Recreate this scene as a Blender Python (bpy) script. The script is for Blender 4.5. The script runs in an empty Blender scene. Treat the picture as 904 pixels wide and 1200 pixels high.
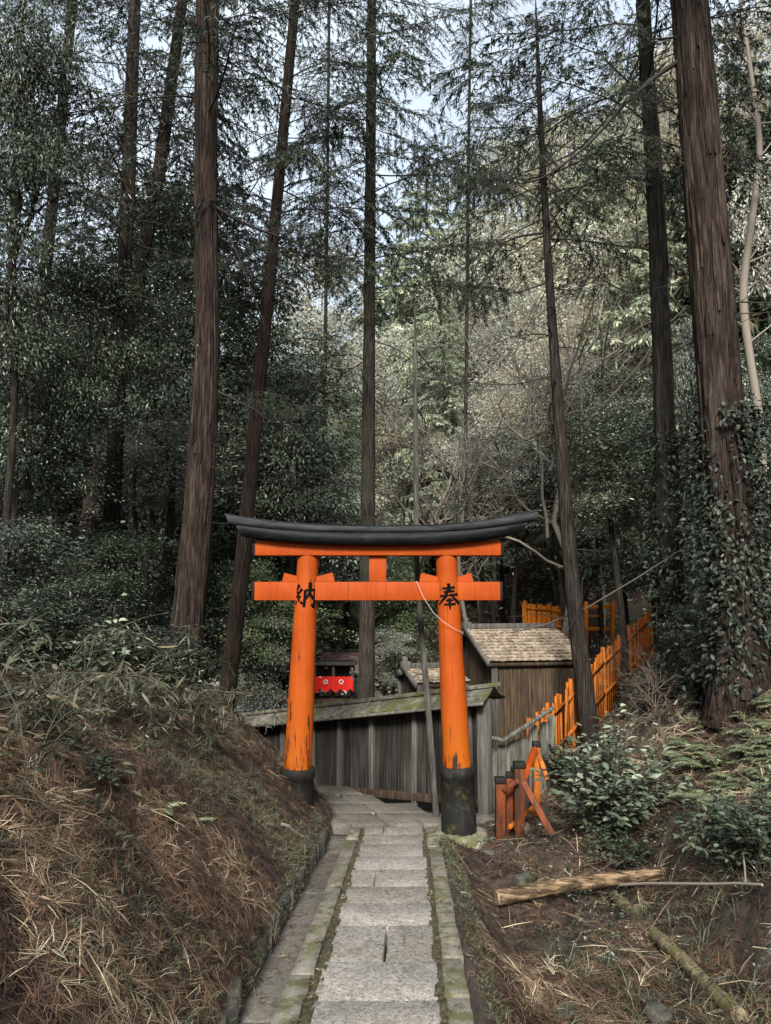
import bpy, math
import numpy as np
from mathutils import Vector, Matrix

R = math.radians
rng = np.random.default_rng(7)
sc = bpy.context.scene
COL = sc.collection

# ------------------------------------------------------------------ camera model
CAM = np.array([0.0, 0.0, 2.7])
F, CX, CY = 873.0, 452.0, 600.0
TH = math.atan(90 / 873.0)


def P(px, py, D):
    """point of the photograph at distance D along +Y"""
    u, v = (px - CX) / F, (CY - py) / F
    d = np.array([u, math.cos(TH) - v * math.sin(TH), math.sin(TH) + v * math.cos(TH)])
    return CAM + d * (D / d[1])


# ------------------------------------------------------------------ terrain
def sstep(a, b, x):
    t = np.clip((x - a) / (b - a), 0, 1)
    return t * t * (3 - 2 * t)


def xc(y):
    return -0.169 + 0.03 * np.minimum(y, 9.2)


def zp(y):
    return np.maximum(1.1 - 0.129 * y, -0.02)


def wob(x, y, s, k):
    return (np.sin(x * s + k) * np.cos(y * s * 1.13 + 2.1 * k) + 0.5 * np.sin(x * s * 2.3 + y * s * 1.7 + k * 3)
            + 0.3 * np.sin(x * s * 4.1 - y * s * 3.7 + k))


def H(x, y):
    x = np.asarray(x, float); y = np.asarray(y, float)
    base = np.where(y < 9.2, zp(y), -0.02 - 0.09 * (y - 9.2))
    base = np.maximum(base, -0.85)
    base = np.where((x > 1.2) & (y > 9.2), base * (1 - sstep(1.4, 2.9, x)), base)
    XL = xc(y) - 0.72 - 0.5 * np.clip(y - 9.3, 0, 6)
    XR = xc(y) + 0.50 + 0.9 * np.clip(y - 8.9, 0, 0.6)
    # left bank
    u = np.maximum(XL - x, 0)
    amp = 1.5 - 0.5 * sstep(10, 15, y)
    bank = np.where(u > 0, 0.10 * sstep(0, 0.06, u), 0) + amp * (1 - np.exp(-(u / 1.25) ** 1.2)) + 0.10 * np.minimum(u, 30)
    bank = bank + sstep(0.1, 0.7, u) * (0.06 * wob(x, y, 2.3, 0.4) + 0.025 * wob(x, y, 7.1, 1.4))
    # right rough ground and slope
    w = np.maximum(x - XR, 0)
    x0 = np.where(y < 10, 1.75 + 0.05 * y, 2.25 + 0.24 * (y - 10))
    g = -0.30 * sstep(0.02, 0.5, w) * (1 - sstep(7.0, 8.6, y)) - 0.05 * sstep(0.0, 0.3, w)
    s = np.maximum(x - x0, 0)
    slope = 0.68 * s - np.maximum(s - 5, 0) * 0.3
    slope = np.where(s > 0, slope * sstep(0, 0.8, s), 0)
    g = g + slope + sstep(0.1, 0.6, w) * (0.05 * wob(x, y, 2.9, 2.2) + 0.03 * wob(x, y, 8.3, 0.2))
    # wooded hill beyond the little valley
    y0 = 31 - 0.95 * np.clip(x + 2, 0, 9) - 0.5 * np.clip(-x - 6, 0, 12)
    hill = (0.42 + 0.40 * sstep(.10, .32, x / np.maximum(y, 1))) * np.maximum(y - y0, 0)
    hill = np.minimum(hill, 19 + 0.12 * hill)
    # shelf that the lane is cut from, just under its slabs
    lane = (x > XL) & (x < XR)
    return base + bank + g + hill + np.where(lane, -0.13, 0)


def h(x, y):
    return float(H(x, y))


def hit(px, py, y0=1.5, y1=90):
    """where the sight line through a pixel meets the ground"""
    D = np.linspace(y0, y1, 6000)
    u, v = (px - CX) / F, (CY - py) / F
    d = np.array([u, math.cos(TH) - v * math.sin(TH), math.sin(TH) + v * math.cos(TH)])
    pts = CAM[None] + d[None] * (D / d[1])[:, None]
    below = pts[:, 2] < H(pts[:, 0], pts[:, 1])
    i = int(np.argmax(below)) if below.any() else len(D) - 1
    return pts[i]


# ------------------------------------------------------------------ mesh building
class Geo:
    def __init__(self):
        self.V = []; self.n = 0; self.Fc = []; self.T = []; self.M = []

    def add(self, verts, faces, tone=0.5, mat=0):
        verts = np.asarray(verts, np.float32).reshape(-1, 3)
        faces = np.asarray(faces, np.int32)
        self.V.append(verts)
        self.Fc.append(faces + self.n)
        self.n += len(verts)
        m = len(faces)
        self.T.append(np.broadcast_to(np.asarray(tone, np.float32), (m,)).copy())
        self.M.append(np.full(m, mat, np.int32))
        return self

    def merge(self, other, M=None, tone=None):
        """append a transformed copy of another Geo (M: 3x3, offset)"""
        off = self.n
        for v in other.V:
            self.V.append((v @ M[0].T + M[1]).astype(np.float32) if M is not None else v)
        for f in other.Fc:
            self.Fc.append(f + off)
        self.n += other.n
        for t in other.T:
            self.T.append(t if tone is None else np.clip(t + tone, 0, 1))
        self.M += other.M

    def mesh(self, name, mats, smooth=False):
        me = bpy.data.meshes.new(name)
        V = np.concatenate(self.V)
        me.vertices.add(len(V)); me.vertices.foreach_set('co', V.ravel())
        loops = np.concatenate([f.ravel() for f in self.Fc])
        tot = np.concatenate([np.full(len(f), f.shape[1], np.int32) for f in self.Fc])
        start = np.concatenate([[0], np.cumsum(tot)[:-1]]).astype(np.int32)
        me.loops.add(len(loops)); me.loops.foreach_set('vertex_index', loops)
        me.polygons.add(len(tot)); me.polygons.foreach_set('loop_start', start)
        me.polygons.foreach_set('loop_total', tot)
        me.polygons.foreach_set('material_index', np.concatenate(self.M))
        if smooth:
            me.polygons.foreach_set('use_smooth', np.ones(len(tot), bool))
        me.update(calc_edges=True)
        a = me.attributes.new('tone', 'FLOAT', 'FACE')
        a.data.foreach_set('value', np.concatenate(self.T))
        for m in (mats if isinstance(mats, (list, tuple)) else [mats]):
            me.materials.append(m)
        return me

    def obj(self, name, mats, parent=None, smooth=False, bevel=0, origin=None):
        if origin is not None:
            o3 = np.asarray(origin, np.float32)
            self.V = [v - o3 for v in self.V]
        o = bpy.data.objects.new(name, self.mesh(name, mats, smooth))
        COL.objects.link(o)
        if origin is not None:
            o.location = tuple(float(c) for c in origin)
        if parent is not None:
            o.parent = parent
            if origin is not None:
                o.location = Vector(o.location) - Vector(parent.location)
        if bevel:
            b = o.modifiers.new('bevel', 'BEVEL'); b.width = bevel; b.segments = 2; b.limit_method = 'ANGLE'
        return o


def tag(o, label=None, cat=None, group=None, kind=None):
    if label: o['label'] = label
    if cat: o['category'] = cat
    if group: o['group'] = group
    if kind: o['kind'] = kind
    return o


def thing(name, label, cat, loc=(0, 0, 0), group=None):
    o = bpy.data.objects.new(name, None); COL.objects.link(o)
    o.empty_display_size = 0.2
    o.location = tuple(float(c) for c in loc)
    return tag(o, label, cat, group)


def nrm(v):
    v = np.asarray(v, float)
    return v / np.maximum(np.linalg.norm(v, axis=-1, keepdims=True), 1e-9)


def tube(path, rad, sides=8, jit=0.0, cap=True, r=None, flat=1.0):
    p = np.asarray(path, float); n = len(p)
    rad = np.broadcast_to(np.asarray(rad, float), (n,))
    t = nrm(np.gradient(p, axis=0))
    ref = np.array([0, 0, 1.0]) if abs(t[:, 2]).mean() < 0.8 else np.array([1.0, 0, 0])
    n1 = nrm(np.cross(t, ref)); n2 = np.cross(t, n1)
    a = np.linspace(0, 2 * math.pi, sides, endpoint=False)
    rr = rad[:, None] * np.ones((n, sides))
    if jit:
        r = r or rng
        rr = rr * (1 + jit * r.standard_normal((n, sides)))
    v = p[:, None] + n1[:, None] * (np.cos(a)[None, :, None] * rr[..., None]) + n2[:, None] * (np.sin(a)[None, :, None] * rr[..., None] * flat)
    i = np.arange(n - 1)[:, None] * sides; j = np.arange(sides)[None]; k = (j + 1) % sides
    f = np.stack([i + j, i + k, i + sides + k, i + sides + j], -1).reshape(-1, 4)
    return v.reshape(-1, 3), f


def add_tube(g, path, rad, sides=8, tone=0.5, mat=0, jit=0.0, r=None, caps=False):
    v, f = tube(path, rad, sides, jit, r=r)
    g.add(v, f, tone, mat)
    if caps:
        n = len(path)
        g.add(v[:sides][::-1], [list(range(sides))], tone, mat)
        g.add(v[-sides:], [list(range(sides))], tone, mat)


BOXF = np.array([[0, 3, 2, 1], [4, 5, 6, 7], [0, 1, 5, 4], [1, 2, 6, 5], [2, 3, 7, 6], [3, 0, 4, 7]])


def box(g, lo, hi, tone=0.5, mat=0):
    (a, b, c), (d, e, f) = lo, hi
    g.add([[a, b, c], [d, b, c], [d, e, c], [a, e, c], [a, b, f], [d, b, f], [d, e, f], [a, e, f]], BOXF, tone, mat)


def beam(g, p0, p1, w, t, up=(0, 0, 1), tone=0.5, mat=0):
    """box running from p0 to p1, w across (perpendicular to up), t along up"""
    p0 = np.asarray(p0, float); p1 = np.asarray(p1, float)
    d = nrm(p1 - p0); s = nrm(np.cross(d, up)); u = np.cross(s, d)
    q = []
    for p in (p0, p1):
        for a, b in ((-1, -1), (1, -1), (1, 1), (-1, 1)):
            q.append(p + s * a * w / 2 + u * b * t / 2)
    q = np.array(q)
    g.add(q, [[3, 2, 1, 0], [4, 5, 6, 7], [0, 1, 5, 4], [1, 2, 6, 5], [2, 3, 7, 6], [3, 0, 4, 7]], tone, mat)


def prism(g, poly, axis_off, tone=0.5, mat=0):
    """extrude a polygon (list of 3-D points) by a vector"""
    a = np.asarray(poly, float); b = a + np.asarray(axis_off, float); n = len(a)
    g.add(np.concatenate([a, b]), [[i, (i + 1) % n, n + (i + 1) % n, n + i] for i in range(n)], tone, mat)
    g.add(a[::-1], [list(range(n))], tone, mat)
    g.add(b, [list(range(n))], tone, mat)


def leaves(g, c, d, nr, L, W, tone, mat=0, fold=0.25):
    """folded diamond leaves: base c, direction d, normal nr"""
    N = len(c)
    d = nrm(d); s = nrm(np.cross(d, nr)); up = np.cross(s, d)
    L = np.broadcast_to(np.asarray(L, float), (N,))[:, None]; W = np.broadcast_to(np.asarray(W, float), (N,))[:, None]
    v = np.stack([c, c + d * L * 0.48 + s * W * 0.5 + up * W * fold, c + d * L - up * L * 0.08, c + d * L * 0.48 - s * W * 0.5 + up * W * fold], 1)
    f = np.arange(N * 4).reshape(N, 4)
    # folded as two triangles along the midrib
    tri = np.concatenate([f[:, [0, 1, 2]], f[:, [0, 2, 3]]])
    t = np.broadcast_to(np.asarray(tone, float), (N,))
    g.add(v.reshape(-1, 3), tri, np.concatenate([t, t]), mat)


def fine_leaves(g, c, d, nr, L, W, tone, mat=0, fold=0.2, droop=0.2):
    """larger leaves with a rounded outline, midrib and a bend"""
    N = len(c)
    d = nrm(d); s = nrm(np.cross(d, nr)); up = np.cross(s, d)
    L = np.broadcast_to(np.asarray(L, float), (N,))[:, None]; W = np.broadcast_to(np.asarray(W, float), (N,))[:, None]
    def q(a, b, z):
        return c + d * L * a + s * W * b + up * (W * fold * abs(b) * 2 - L * droop * a * a + 0 * z)
    v = np.stack([q(0, 0, 0), q(.33, 0, 0), q(.68, 0, 0), q(1, 0, 0), q(.25, .42, 0), q(.6, .5, 0), q(.25, -.42, 0), q(.6, -.5, 0), q(.85, .25, 0), q(.85, -.25, 0)], 1)
    b = (np.arange(N) * 10)[:, None]
    tri = np.concatenate([b + np.array([[0, 4, 1]]), b + np.array([[0, 1, 6]]), b + np.array([[3, 2, 8]]), b + np.array([[3, 9, 2]])])
    quad = np.concatenate([b + np.array([[1, 4, 5, 2]]), b + np.array([[1, 2, 7, 6]])])
    tri2 = np.concatenate([b + np.array([[2, 5, 8]]), b + np.array([[2, 9, 7]])])
    t = np.broadcast_to(np.asarray(tone, float), (N,))
    v = v.reshape(-1, 3)
    off = g.n
    g.add(v, tri, np.tile(t, 4), mat)
    n0 = g.n; g.n = off
    g.V.append(np.zeros((0, 3), np.float32)); g.Fc.append(quad.astype(np.int32) + off); g.T.append(np.tile(t, 2).astype(np.float32)); g.M.append(np.full(len(quad), mat, np.int32))
    g.V.append(np.zeros((0, 3), np.float32)); g.Fc.append(tri2.astype(np.int32) + off); g.T.append(np.tile(t, 2).astype(np.float32)); g.M.append(np.full(len(tri2), mat, np.int32))
    g.n = n0


def rdir(n, r=None, flat=1.0):
    r = r or rng
    v = r.standard_normal((n, 3)); v[:, 2] *= flat
    return nrm(v)


# ------------------------------------------------------------------ materials
def newmat(name):
    m = bpy.data.materials.new(name); m.use_nodes = True
    nt = m.node_tree; b = nt.nodes['Principled BSDF']
    return m, nt, b


def ramp(nt, fac, stops):
    n = nt.nodes.new('ShaderNodeValToRGB')
    e = n.color_ramp.elements
    while len(e) < len(stops): e.new(0.5)
    for el, (p, c) in zip(e, stops):
        el.position = p; el.color = (*c, 1)
    nt.links.new(fac, n.inputs[0])
    return n.outputs[0]


def noise(nt, vec, scale, detail=4, rough=0.6, dist=0.0):
    n = nt.nodes.new('ShaderNodeTexNoise')
    n.inputs['Scale'].default_value = scale; n.inputs['Detail'].default_value = detail
    n.inputs['Roughness'].default_value = rough; n.inputs['Distortion'].default_value = dist
    if vec is not None: nt.links.new(vec, n.inputs['Vector'])
    return n.outputs['Fac']


def coords(nt, scale=(1, 1, 1), kind='Object'):
    t = nt.nodes.new('ShaderNodeTexCoord'); m = nt.nodes.new('ShaderNodeMapping')
    m.inputs['Scale'].default_value = scale
    nt.links.new(t.outputs[kind], m.inputs['Vector'])
    return m.outputs[0]


def mixc(nt, fac, a, b, mode='MIX'):
    n = nt.nodes.new('ShaderNodeMix'); n.data_type = 'RGBA'; n.blend_type = mode
    for sock, val in ((n.inputs[0], fac), (n.inputs[6], a), (n.inputs[7], b)):
        if isinstance(val, (int, float)): sock.default_value = val
        elif isinstance(val, tuple): sock.default_value = (*val, 1)
        else: nt.links.new(val, sock)
    return n.outputs[2]


def math_(nt, op, a, b=0.0):
    n = nt.nodes.new('ShaderNodeMath'); n.operation = op
    for s, v in zip(n.inputs, (a, b)):
        if isinstance(v, (int, float)): s.default_value = v
        else: nt.links.new(v, s)
    return n.outputs[0]


def maprange(nt, v, a, b, c=0.0, d=1.0):
    n = nt.nodes.new('ShaderNodeMapRange')
    for i, x in enumerate((None, a, b, c, d)):
        if x is not None: n.inputs[i].default_value = x
    nt.links.new(v, n.inputs[0])
    return n.outputs[0]


def bump(nt, b, hgt, strength=0.5, dist=0.02):
    n = nt.nodes.new('ShaderNodeBump'); n.inputs['Strength'].default_value = strength; n.inputs['Distance'].default_value = dist
    nt.links.new(hgt, n.inputs['Height']); nt.links.new(n.outputs[0], b.inputs['Normal'])


def tone(nt):
    n = nt.nodes.new('ShaderNodeAttribute'); n.attribute_name = 'tone'
    return n.outputs['Fac']


def leafmat(name, stops, rough=0.4, spec=0.5, trans=0.0):
    m, nt, b = newmat(name)
    c = ramp(nt, tone(nt), stops)
    nt.links.new(c, b.inputs['Base Color'])
    b.inputs['Roughness'].default_value = rough
    b.inputs['Specular IOR Level'].default_value = spec
    if trans:
        tr = nt.nodes.new('ShaderNodeBsdfTranslucent'); nt.links.new(c, tr.inputs[0])
        mx = nt.nodes.new('ShaderNodeMixShader'); mx.inputs[0].default_value = trans
        nt.links.new(b.outputs[0], mx.inputs[1]); nt.links.new(tr.outputs[0], mx.inputs[2])
        nt.links.new(mx.outputs[0], nt.nodes['Material Output'].inputs[0])
    return m


def woodmat(name, stops, scale=(14, 14, 1.2), rough=0.85, bstr=0.5, moss=None, spec=0.3, bdist=0.012):
    m, nt, b = newmat(name)
    v = coords(nt, scale)
    n1 = noise(nt, v, 2.0, 6, 0.65, 0.3)
    n2 = noise(nt, coords(nt, (1, 1, 1)), 1.7, 3)
    fac = math_(nt, 'ADD', maprange(nt, n1, 0.28, 0.72, 0.08, 0.92), math_(nt, 'MULTIPLY', math_(nt, 'SUBTRACT', tone(nt), 0.5), 0.5))
    fac = math_(nt, 'ADD', fac, math_(nt, 'MULTIPLY', math_(nt, 'SUBTRACT', n2, 0.5), 0.4))
    c = ramp(nt, fac, stops)
    if moss:
        k = maprange(nt, noise(nt, coords(nt, (1, 1, 1)), moss[1], 6, 0.7), moss[2], moss[2] + 0.12)
        c = mixc(nt, k, c, moss[0])
    nt.links.new(c, b.inputs['Base Color'])
    b.inputs['Roughness'].default_value = rough; b.inputs['Specular IOR Level'].default_value = spec
    bump(nt, b, n1, bstr, bdist)
    return m


M = {}
M['bark_red'] = woodmat('reddish_cedar_bark', [(0.2, (0.0055, 0.0044, 0.0037)), (0.5, (0.0274, 0.0187, 0.0144)), (0.72, (0.0575, 0.0412, 0.0312)), (0.95, (0.1040, 0.0842, 0.0674))], (30, 30, 1.5), 0.95, 1.0, ((0.0246, 0.0300, 0.0200), 1.2, 0.66), bdist=0.04, spec=.15)
M['bark_dark'] = woodmat('dark_cedar_bark', [(0.2, (0.0059, 0.0048, 0.0040)), (0.5, (0.0252, 0.0200, 0.0160)), (0.72, (0.0518, 0.0432, 0.0352)), (0.95, (0.0925, 0.0840, 0.0720))], (30, 30, 1.5), 0.95, 1.0, ((0.0296, 0.0336, 0.0240), 1.5, 0.62), bdist=0.04, spec=.15)
M['bark_mossy'] = woodmat('mossy_bark', [(0.2, (0.0074, 0.0064, 0.0048)), (0.5, (0.0296, 0.0248, 0.0192)), (0.95, (0.0888, 0.0800, 0.0640))], (30, 30, 1.5), 0.95, 0.9, ((0.0355, 0.0368, 0.0208), 1.5, 0.54), bdist=0.04, spec=.15)
M['bark_pole'] = woodmat('grey_pole_bark', [(0.2, (.02, .018, .015)), (0.5, (.055, .05, .042)), (0.95, (.13, .12, .10))], (20, 20, 2), 0.9, 0.6)
M['twig'] = leafmat('dark_twig_wood', [(0, (.012, .009, .007)), (1, (.045, .036, .030))], 0.8, 0.3)
M['pale_twig'] = leafmat('pale_twig_wood', [(0, (.10, .085, .065)), (1, (.30, .26, .21))], 0.8, 0.3)
M['needle'] = leafmat('cedar_needles', [(0, (0.0108, 0.0172, 0.0095)), (0.5, (0.0271, 0.0402, 0.0206)), (0.9, (0.0631, 0.0813, 0.0437)), (1, (0.1082, 0.0813, 0.0397))], 0.55, 0.4, 0.15)
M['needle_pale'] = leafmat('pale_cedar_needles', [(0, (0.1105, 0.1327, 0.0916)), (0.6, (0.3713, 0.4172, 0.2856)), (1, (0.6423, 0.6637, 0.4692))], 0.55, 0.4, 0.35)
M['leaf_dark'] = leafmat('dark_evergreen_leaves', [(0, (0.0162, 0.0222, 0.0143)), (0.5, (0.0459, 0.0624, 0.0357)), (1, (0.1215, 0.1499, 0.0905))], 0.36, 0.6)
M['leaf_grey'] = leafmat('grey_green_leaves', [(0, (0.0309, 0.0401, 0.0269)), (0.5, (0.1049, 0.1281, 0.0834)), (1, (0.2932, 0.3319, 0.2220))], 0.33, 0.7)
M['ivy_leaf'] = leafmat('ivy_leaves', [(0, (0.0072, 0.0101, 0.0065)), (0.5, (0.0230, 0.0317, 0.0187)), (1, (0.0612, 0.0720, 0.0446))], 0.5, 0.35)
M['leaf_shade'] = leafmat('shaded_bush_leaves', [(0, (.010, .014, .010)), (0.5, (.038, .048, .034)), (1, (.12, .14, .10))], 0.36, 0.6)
M['brush_twig'] = leafmat('dry_brush_twigs', [(0, (.06, .045, .033)), (1, (.19, .15, .115))], 0.8, 0.2)
M['leaf_silver'] = leafmat('silvery_evergreen_leaves', [(0, (0.0578, 0.0649, 0.0513)), (0.5, (0.2065, 0.2192, 0.1710)), (1, (0.5453, 0.5443, 0.4352))], 0.33, 0.7, 0.12)
M['leaf_mid'] = leafmat('mid_green_leaves', [(0, (0.0572, 0.0734, 0.0414)), (0.5, (0.1430, 0.1905, 0.0895)), (1, (0.2860, 0.3519, 0.1651))], 0.36, 0.55, 0.15)
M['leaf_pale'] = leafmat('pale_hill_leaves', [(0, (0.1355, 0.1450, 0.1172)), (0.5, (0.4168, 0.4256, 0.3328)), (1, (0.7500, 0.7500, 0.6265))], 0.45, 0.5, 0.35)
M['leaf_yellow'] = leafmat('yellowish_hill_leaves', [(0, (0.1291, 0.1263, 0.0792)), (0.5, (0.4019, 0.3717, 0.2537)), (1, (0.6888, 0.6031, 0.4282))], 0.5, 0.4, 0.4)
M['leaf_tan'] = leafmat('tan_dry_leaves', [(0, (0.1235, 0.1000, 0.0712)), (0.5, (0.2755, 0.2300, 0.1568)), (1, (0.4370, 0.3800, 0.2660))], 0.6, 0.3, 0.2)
M['bamboo_leaf'] = leafmat('bamboo_grass_blades', [(0, (0.0186, 0.0211, 0.0109)), (0.5, (0.0527, 0.0554, 0.0305)), (0.85, (0.1177, 0.1056, 0.0654)), (1, (0.1983, 0.1531, 0.0916))], 0.5, 0.4, 0.1)
M['fern'] = leafmat('fern_fronds', [(0, (0.0524, 0.0653, 0.0352)), (0.6, (0.1496, 0.1713, 0.0915)), (1, (0.3291, 0.3412, 0.1971))], 0.5, 0.4, 0.15)
M['litter'] = leafmat('dry_cedar_litter', [(0, (0.0136, 0.0095, 0.0073)), (0.3, (0.0514, 0.0320, 0.0200)), (0.6, (0.1314, 0.0749, 0.0433)), (0.86, (0.2284, 0.1603, 0.0971)), (1, (0.4569, 0.3915, 0.2636))], 0.75, 0.3)
M['grassy'] = leafmat('bank_grass', [(0, (.03, .035, .02)), (0.6, (.085, .09, .05)), (1, (.19, .18, .12))], 0.6, 0.3)


def groundmat():
    m, nt, b = newmat('forest_soil')
    v = coords(nt)
    a = noise(nt, v, 9, 8, 0.7); c0 = noise(nt, v, 0.9, 4)
    c = ramp(nt, a, [(0.25, (.012, .009, .007)), (0.5, (.045, .030, .022)), (0.75, (.11, .075, .052))])
    c = mixc(nt, maprange(nt, c0, 0.52, 0.68), c, (.035, .038, .020))
    nt.links.new(c, b.inputs['Base Color']); b.inputs['Roughness'].default_value = 0.95
    bump(nt, b, a, 0.9, 0.05)
    return m


M['soil'] = groundmat()


def granite(name, lo, hi, moss_at=0.62, moss=(.055, .055, .025), spk=140):
    m, nt, b = newmat(name)
    v = coords(nt)
    s = noise(nt, v, spk, 3, 0.8); s2 = noise(nt, v, spk * 0.4, 3, 0.7); big = noise(nt, v, 2.2, 5, 0.65)
    f = math_(nt, 'ADD', math_(nt, 'MULTIPLY', s, 0.6), math_(nt, 'MULTIPLY', s2, 0.4))
    c = ramp(nt, f, [(0.36, lo), (0.5, tuple((p + q) / 2 for p, q in zip(lo, hi))), (0.64, hi)])
    c = mixc(nt, maprange(nt, math_(nt, 'ADD', big, math_(nt, 'MULTIPLY', math_(nt, 'SUBTRACT', tone(nt), .5), .5)), 0.3, 0.75), mixc(nt, 1.0, c, (.55, .54, .5), 'MULTIPLY'), c)
    k = maprange(nt, noise(nt, v, 5, 7, 0.72), moss_at, moss_at + 0.1)
    c = mixc(nt, k, c, moss)
    nt.links.new(c, b.inputs['Base Color']); b.inputs['Roughness'].default_value = 0.85
    bump(nt, b, f, 0.35, 0.01)
    return m


M['mossfill'] = woodmat('joint_moss', [(0.1, (.018, .015, .010)), (0.5, (.058, .052, .026)), (0.9, (.13, .12, .065))], (25, 25, 25), .95, .8)
M['granite'] = granite('speckled_granite', (.075, .066, .056), (.50, .46, .405), 0.60, (.11, .10, .065), 80)
M['kerbstone'] = granite('mossy_kerbstone', (.12, .11, .085), (.36, .33, .27), 0.47, (.085, .085, .035))
M['paving'] = granite('dull_paving', (.07, .062, .05), (.20, .18, .15), 0.6, (.06, .05, .03), 60)
M['rock'] = granite('mossy_rock', (.035, .032, .026), (.14, .13, .11), 0.46, (.045, .05, .022), 40)


def paint(name, col, dark, wear_lo, wear_hi, hz=None, yellow=None):
    """lacquer with flaked patches; wear grows downwards only where the photograph shows bare, rotten wood (hz)"""
    m, nt, b = newmat(name)
    v = coords(nt, (9, 9, 1.1)); v1 = coords(nt)
    n1 = noise(nt, v, 1.6, 7, 0.68, 0.2); n2 = noise(nt, v1, 2.6, 4)
    st_ = noise(nt, coords(nt, (22, 22, .55)), 1.5, 5, .7)
    c = mixc(nt, maprange(nt, n2, 0.3, 0.7), tuple(min(1, x * 1.06 + y) for x, y in zip(col, (0, .012, .004))), tuple(x * 0.78 for x in col))
    c = mixc(nt, maprange(nt, st_, 0.52, 0.70, 0, .42), c, tuple(x * 0.4 + .012 for x in col))
    ck_ = noise(nt, coords(nt, (60, 60, .8)), 1.2, 3, .6)
    c = mixc(nt, maprange(nt, ck_, 0.66, 0.70, 0, .75), c, dark)
    sep = nt.nodes.new('ShaderNodeSeparateXYZ'); nt.links.new(v1, sep.inputs[0])
    if yellow:
        k = math_(nt, 'MULTIPLY', maprange(nt, sep.outputs[2], 1.75, 0.6), maprange(nt, n2, 0.25, 0.6))
        c = mixc(nt, k, c, yellow)
    if hz is not None:
        n1b = math_(nt, 'ADD', n1, maprange(nt, sep.outputs[2], hz[1], hz[0], 0.0, hz[2]))
    else:
        n1b = n1
    k = maprange(nt, n1b, wear_lo, wear_hi)
    c = mixc(nt, k, c, dark)
    nt.links.new(c, b.inputs['Base Color'])
    b.inputs['Roughness'].default_value = 0.65; b.inputs['Specular IOR Level'].default_value = 0.15
    bump(nt, b, noise(nt, v, 3, 5), 0.12, 0.01)
    return m


M['vermilion'] = paint('vermilion_lacquer', (.35, .049, .003), (.05, .025, .012), 0.70, 0.76)
M['vermilion_post'] = paint('worn_vermilion_lacquer', (.35, .053, .003), (.035, .018, .010), 0.62, 0.66, (0.6, 1.45, 0.13), (.36, .092, .006))
M['vermilion_old'] = paint('faded_vermilion', (.17, .036, .010), (.035, .020, .013), 0.42, 0.60)
M['orange_fence'] = paint('orange_fence_paint', (.44, .112, .010), (.10, .046, .016), 0.46, 0.64)
M['orange_bright'] = paint('bright_orange_boards', (.60, .165, .010), (.16, .07, .02), 0.56, 0.70)
M['black'] = woodmat('black_lacquer', [(0.2, (.003, .0035, .004)), (0.6, (.008, .009, .010)), (0.9, (.022, .023, .023))], (2, 10, 10), 0.6, 0.3, spec=.15)
M['ink'] = woodmat('black_ink', [(0.2, (.002, .002, .003)), (0.9, (.006, .006, .006))], (4, 4, 4), 0.95, 0.1, spec=.05)
M['copper'] = woodmat('weathered_grey_plate', [(0.2, (0.0176, 0.0202, 0.0214)), (0.55, (0.0378, 0.0416, 0.0428)), (0.85, (0.0630, 0.0655, 0.0655))], (1.5, 12, 12), 0.8, 0.2, spec=.1)
M['base_black'] = woodmat('stained_black_foot', [(0.2, (0.0048, 0.0048, 0.0042)), (0.5, (0.0072, 0.0072, 0.0060)), (0.75, (0.0156, 0.0150, 0.0114)), (0.95, (0.0480, 0.0420, 0.0240))], (5, 5, 2), 0.75, 0.6, ((0.0450, 0.0420, 0.0150), 6, 0.56))
M['rot'] = woodmat('rotten_wood', [(0.2, (.03, .02, .015)), (0.6, (.12, .08, .05)), (0.9, (.3, .2, .1))])
M['plank'] = woodmat('dark_weathered_planks', [(0.2, (0.0055, 0.0048, 0.0039)), (0.5, (0.0197, 0.0173, 0.0142)), (0.75, (0.0414, 0.0375, 0.0316)), (0.95, (0.0789, 0.0730, 0.0631))], (18, 18, 0.8), 0.9, 0.5)
M['post'] = woodmat('grey_weathered_post', [(0.2, (0.0367, 0.0337, 0.0294)), (0.5, (0.0765, 0.0704, 0.0612)), (0.8, (0.1346, 0.1255, 0.1102))], (18, 18, 0.8), 0.9, 0.4)
M['brownwood'] = woodmat('brown_board', [(0.2, (0.0149, 0.0097, 0.0057)), (0.5, (0.0454, 0.0300, 0.0179)), (0.8, (0.0990, 0.0675, 0.0395))], (18, 18, 0.8), 0.9, 0.4)
M['mossroof'] = woodmat('mossy_board_roof', [(0.2, (.055, .05, .04)), (0.5, (.12, .11, .085)), (0.8, (.21, .195, .155))], (6, 6, 6), 0.95, 0.6, ((.068, .078, .022), 2.2, 0.47))
M['shingle'] = woodmat('pale_shingles', [(0.15, (0.0850, 0.0656, 0.0468)), (0.45, (0.2430, 0.1923, 0.1404)), (0.8, (0.4374, 0.3563, 0.2651))], (8, 8, 8), 0.9, 0.5, ((0.1215, 0.0962, 0.0624), 3, 0.66))
M['greywood'] = woodmat('grey_green_board', [(0.2, (0.0279, 0.0279, 0.0223)), (0.5, (0.0744, 0.0744, 0.0589)), (0.8, (0.1550, 0.1519, 0.1240))], (14, 14, 1), 0.9, 0.5, ((0.0496, 0.0558, 0.0279), 4, 0.55))
M['log'] = woodmat('peeling_log', [(0.25, (0.0195, 0.0125, 0.0078)), (0.45, (0.0780, 0.0484, 0.0257)), (0.62, (0.1950, 0.1326, 0.0741)), (0.85, (0.3120, 0.2340, 0.1482))], (3, 16, 16), 0.9, 1.0, ((0.0546, 0.0390, 0.0195), 5, 0.56))
M['logmoss'] = woodmat('mossy_log', [(0.2, (.025, .02, .012)), (0.5, (.10, .082, .042)), (0.85, (.24, .195, .11))], (12, 12, 2), 0.9, 0.8, ((.105, .10, .03), 4, 0.5))
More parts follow.
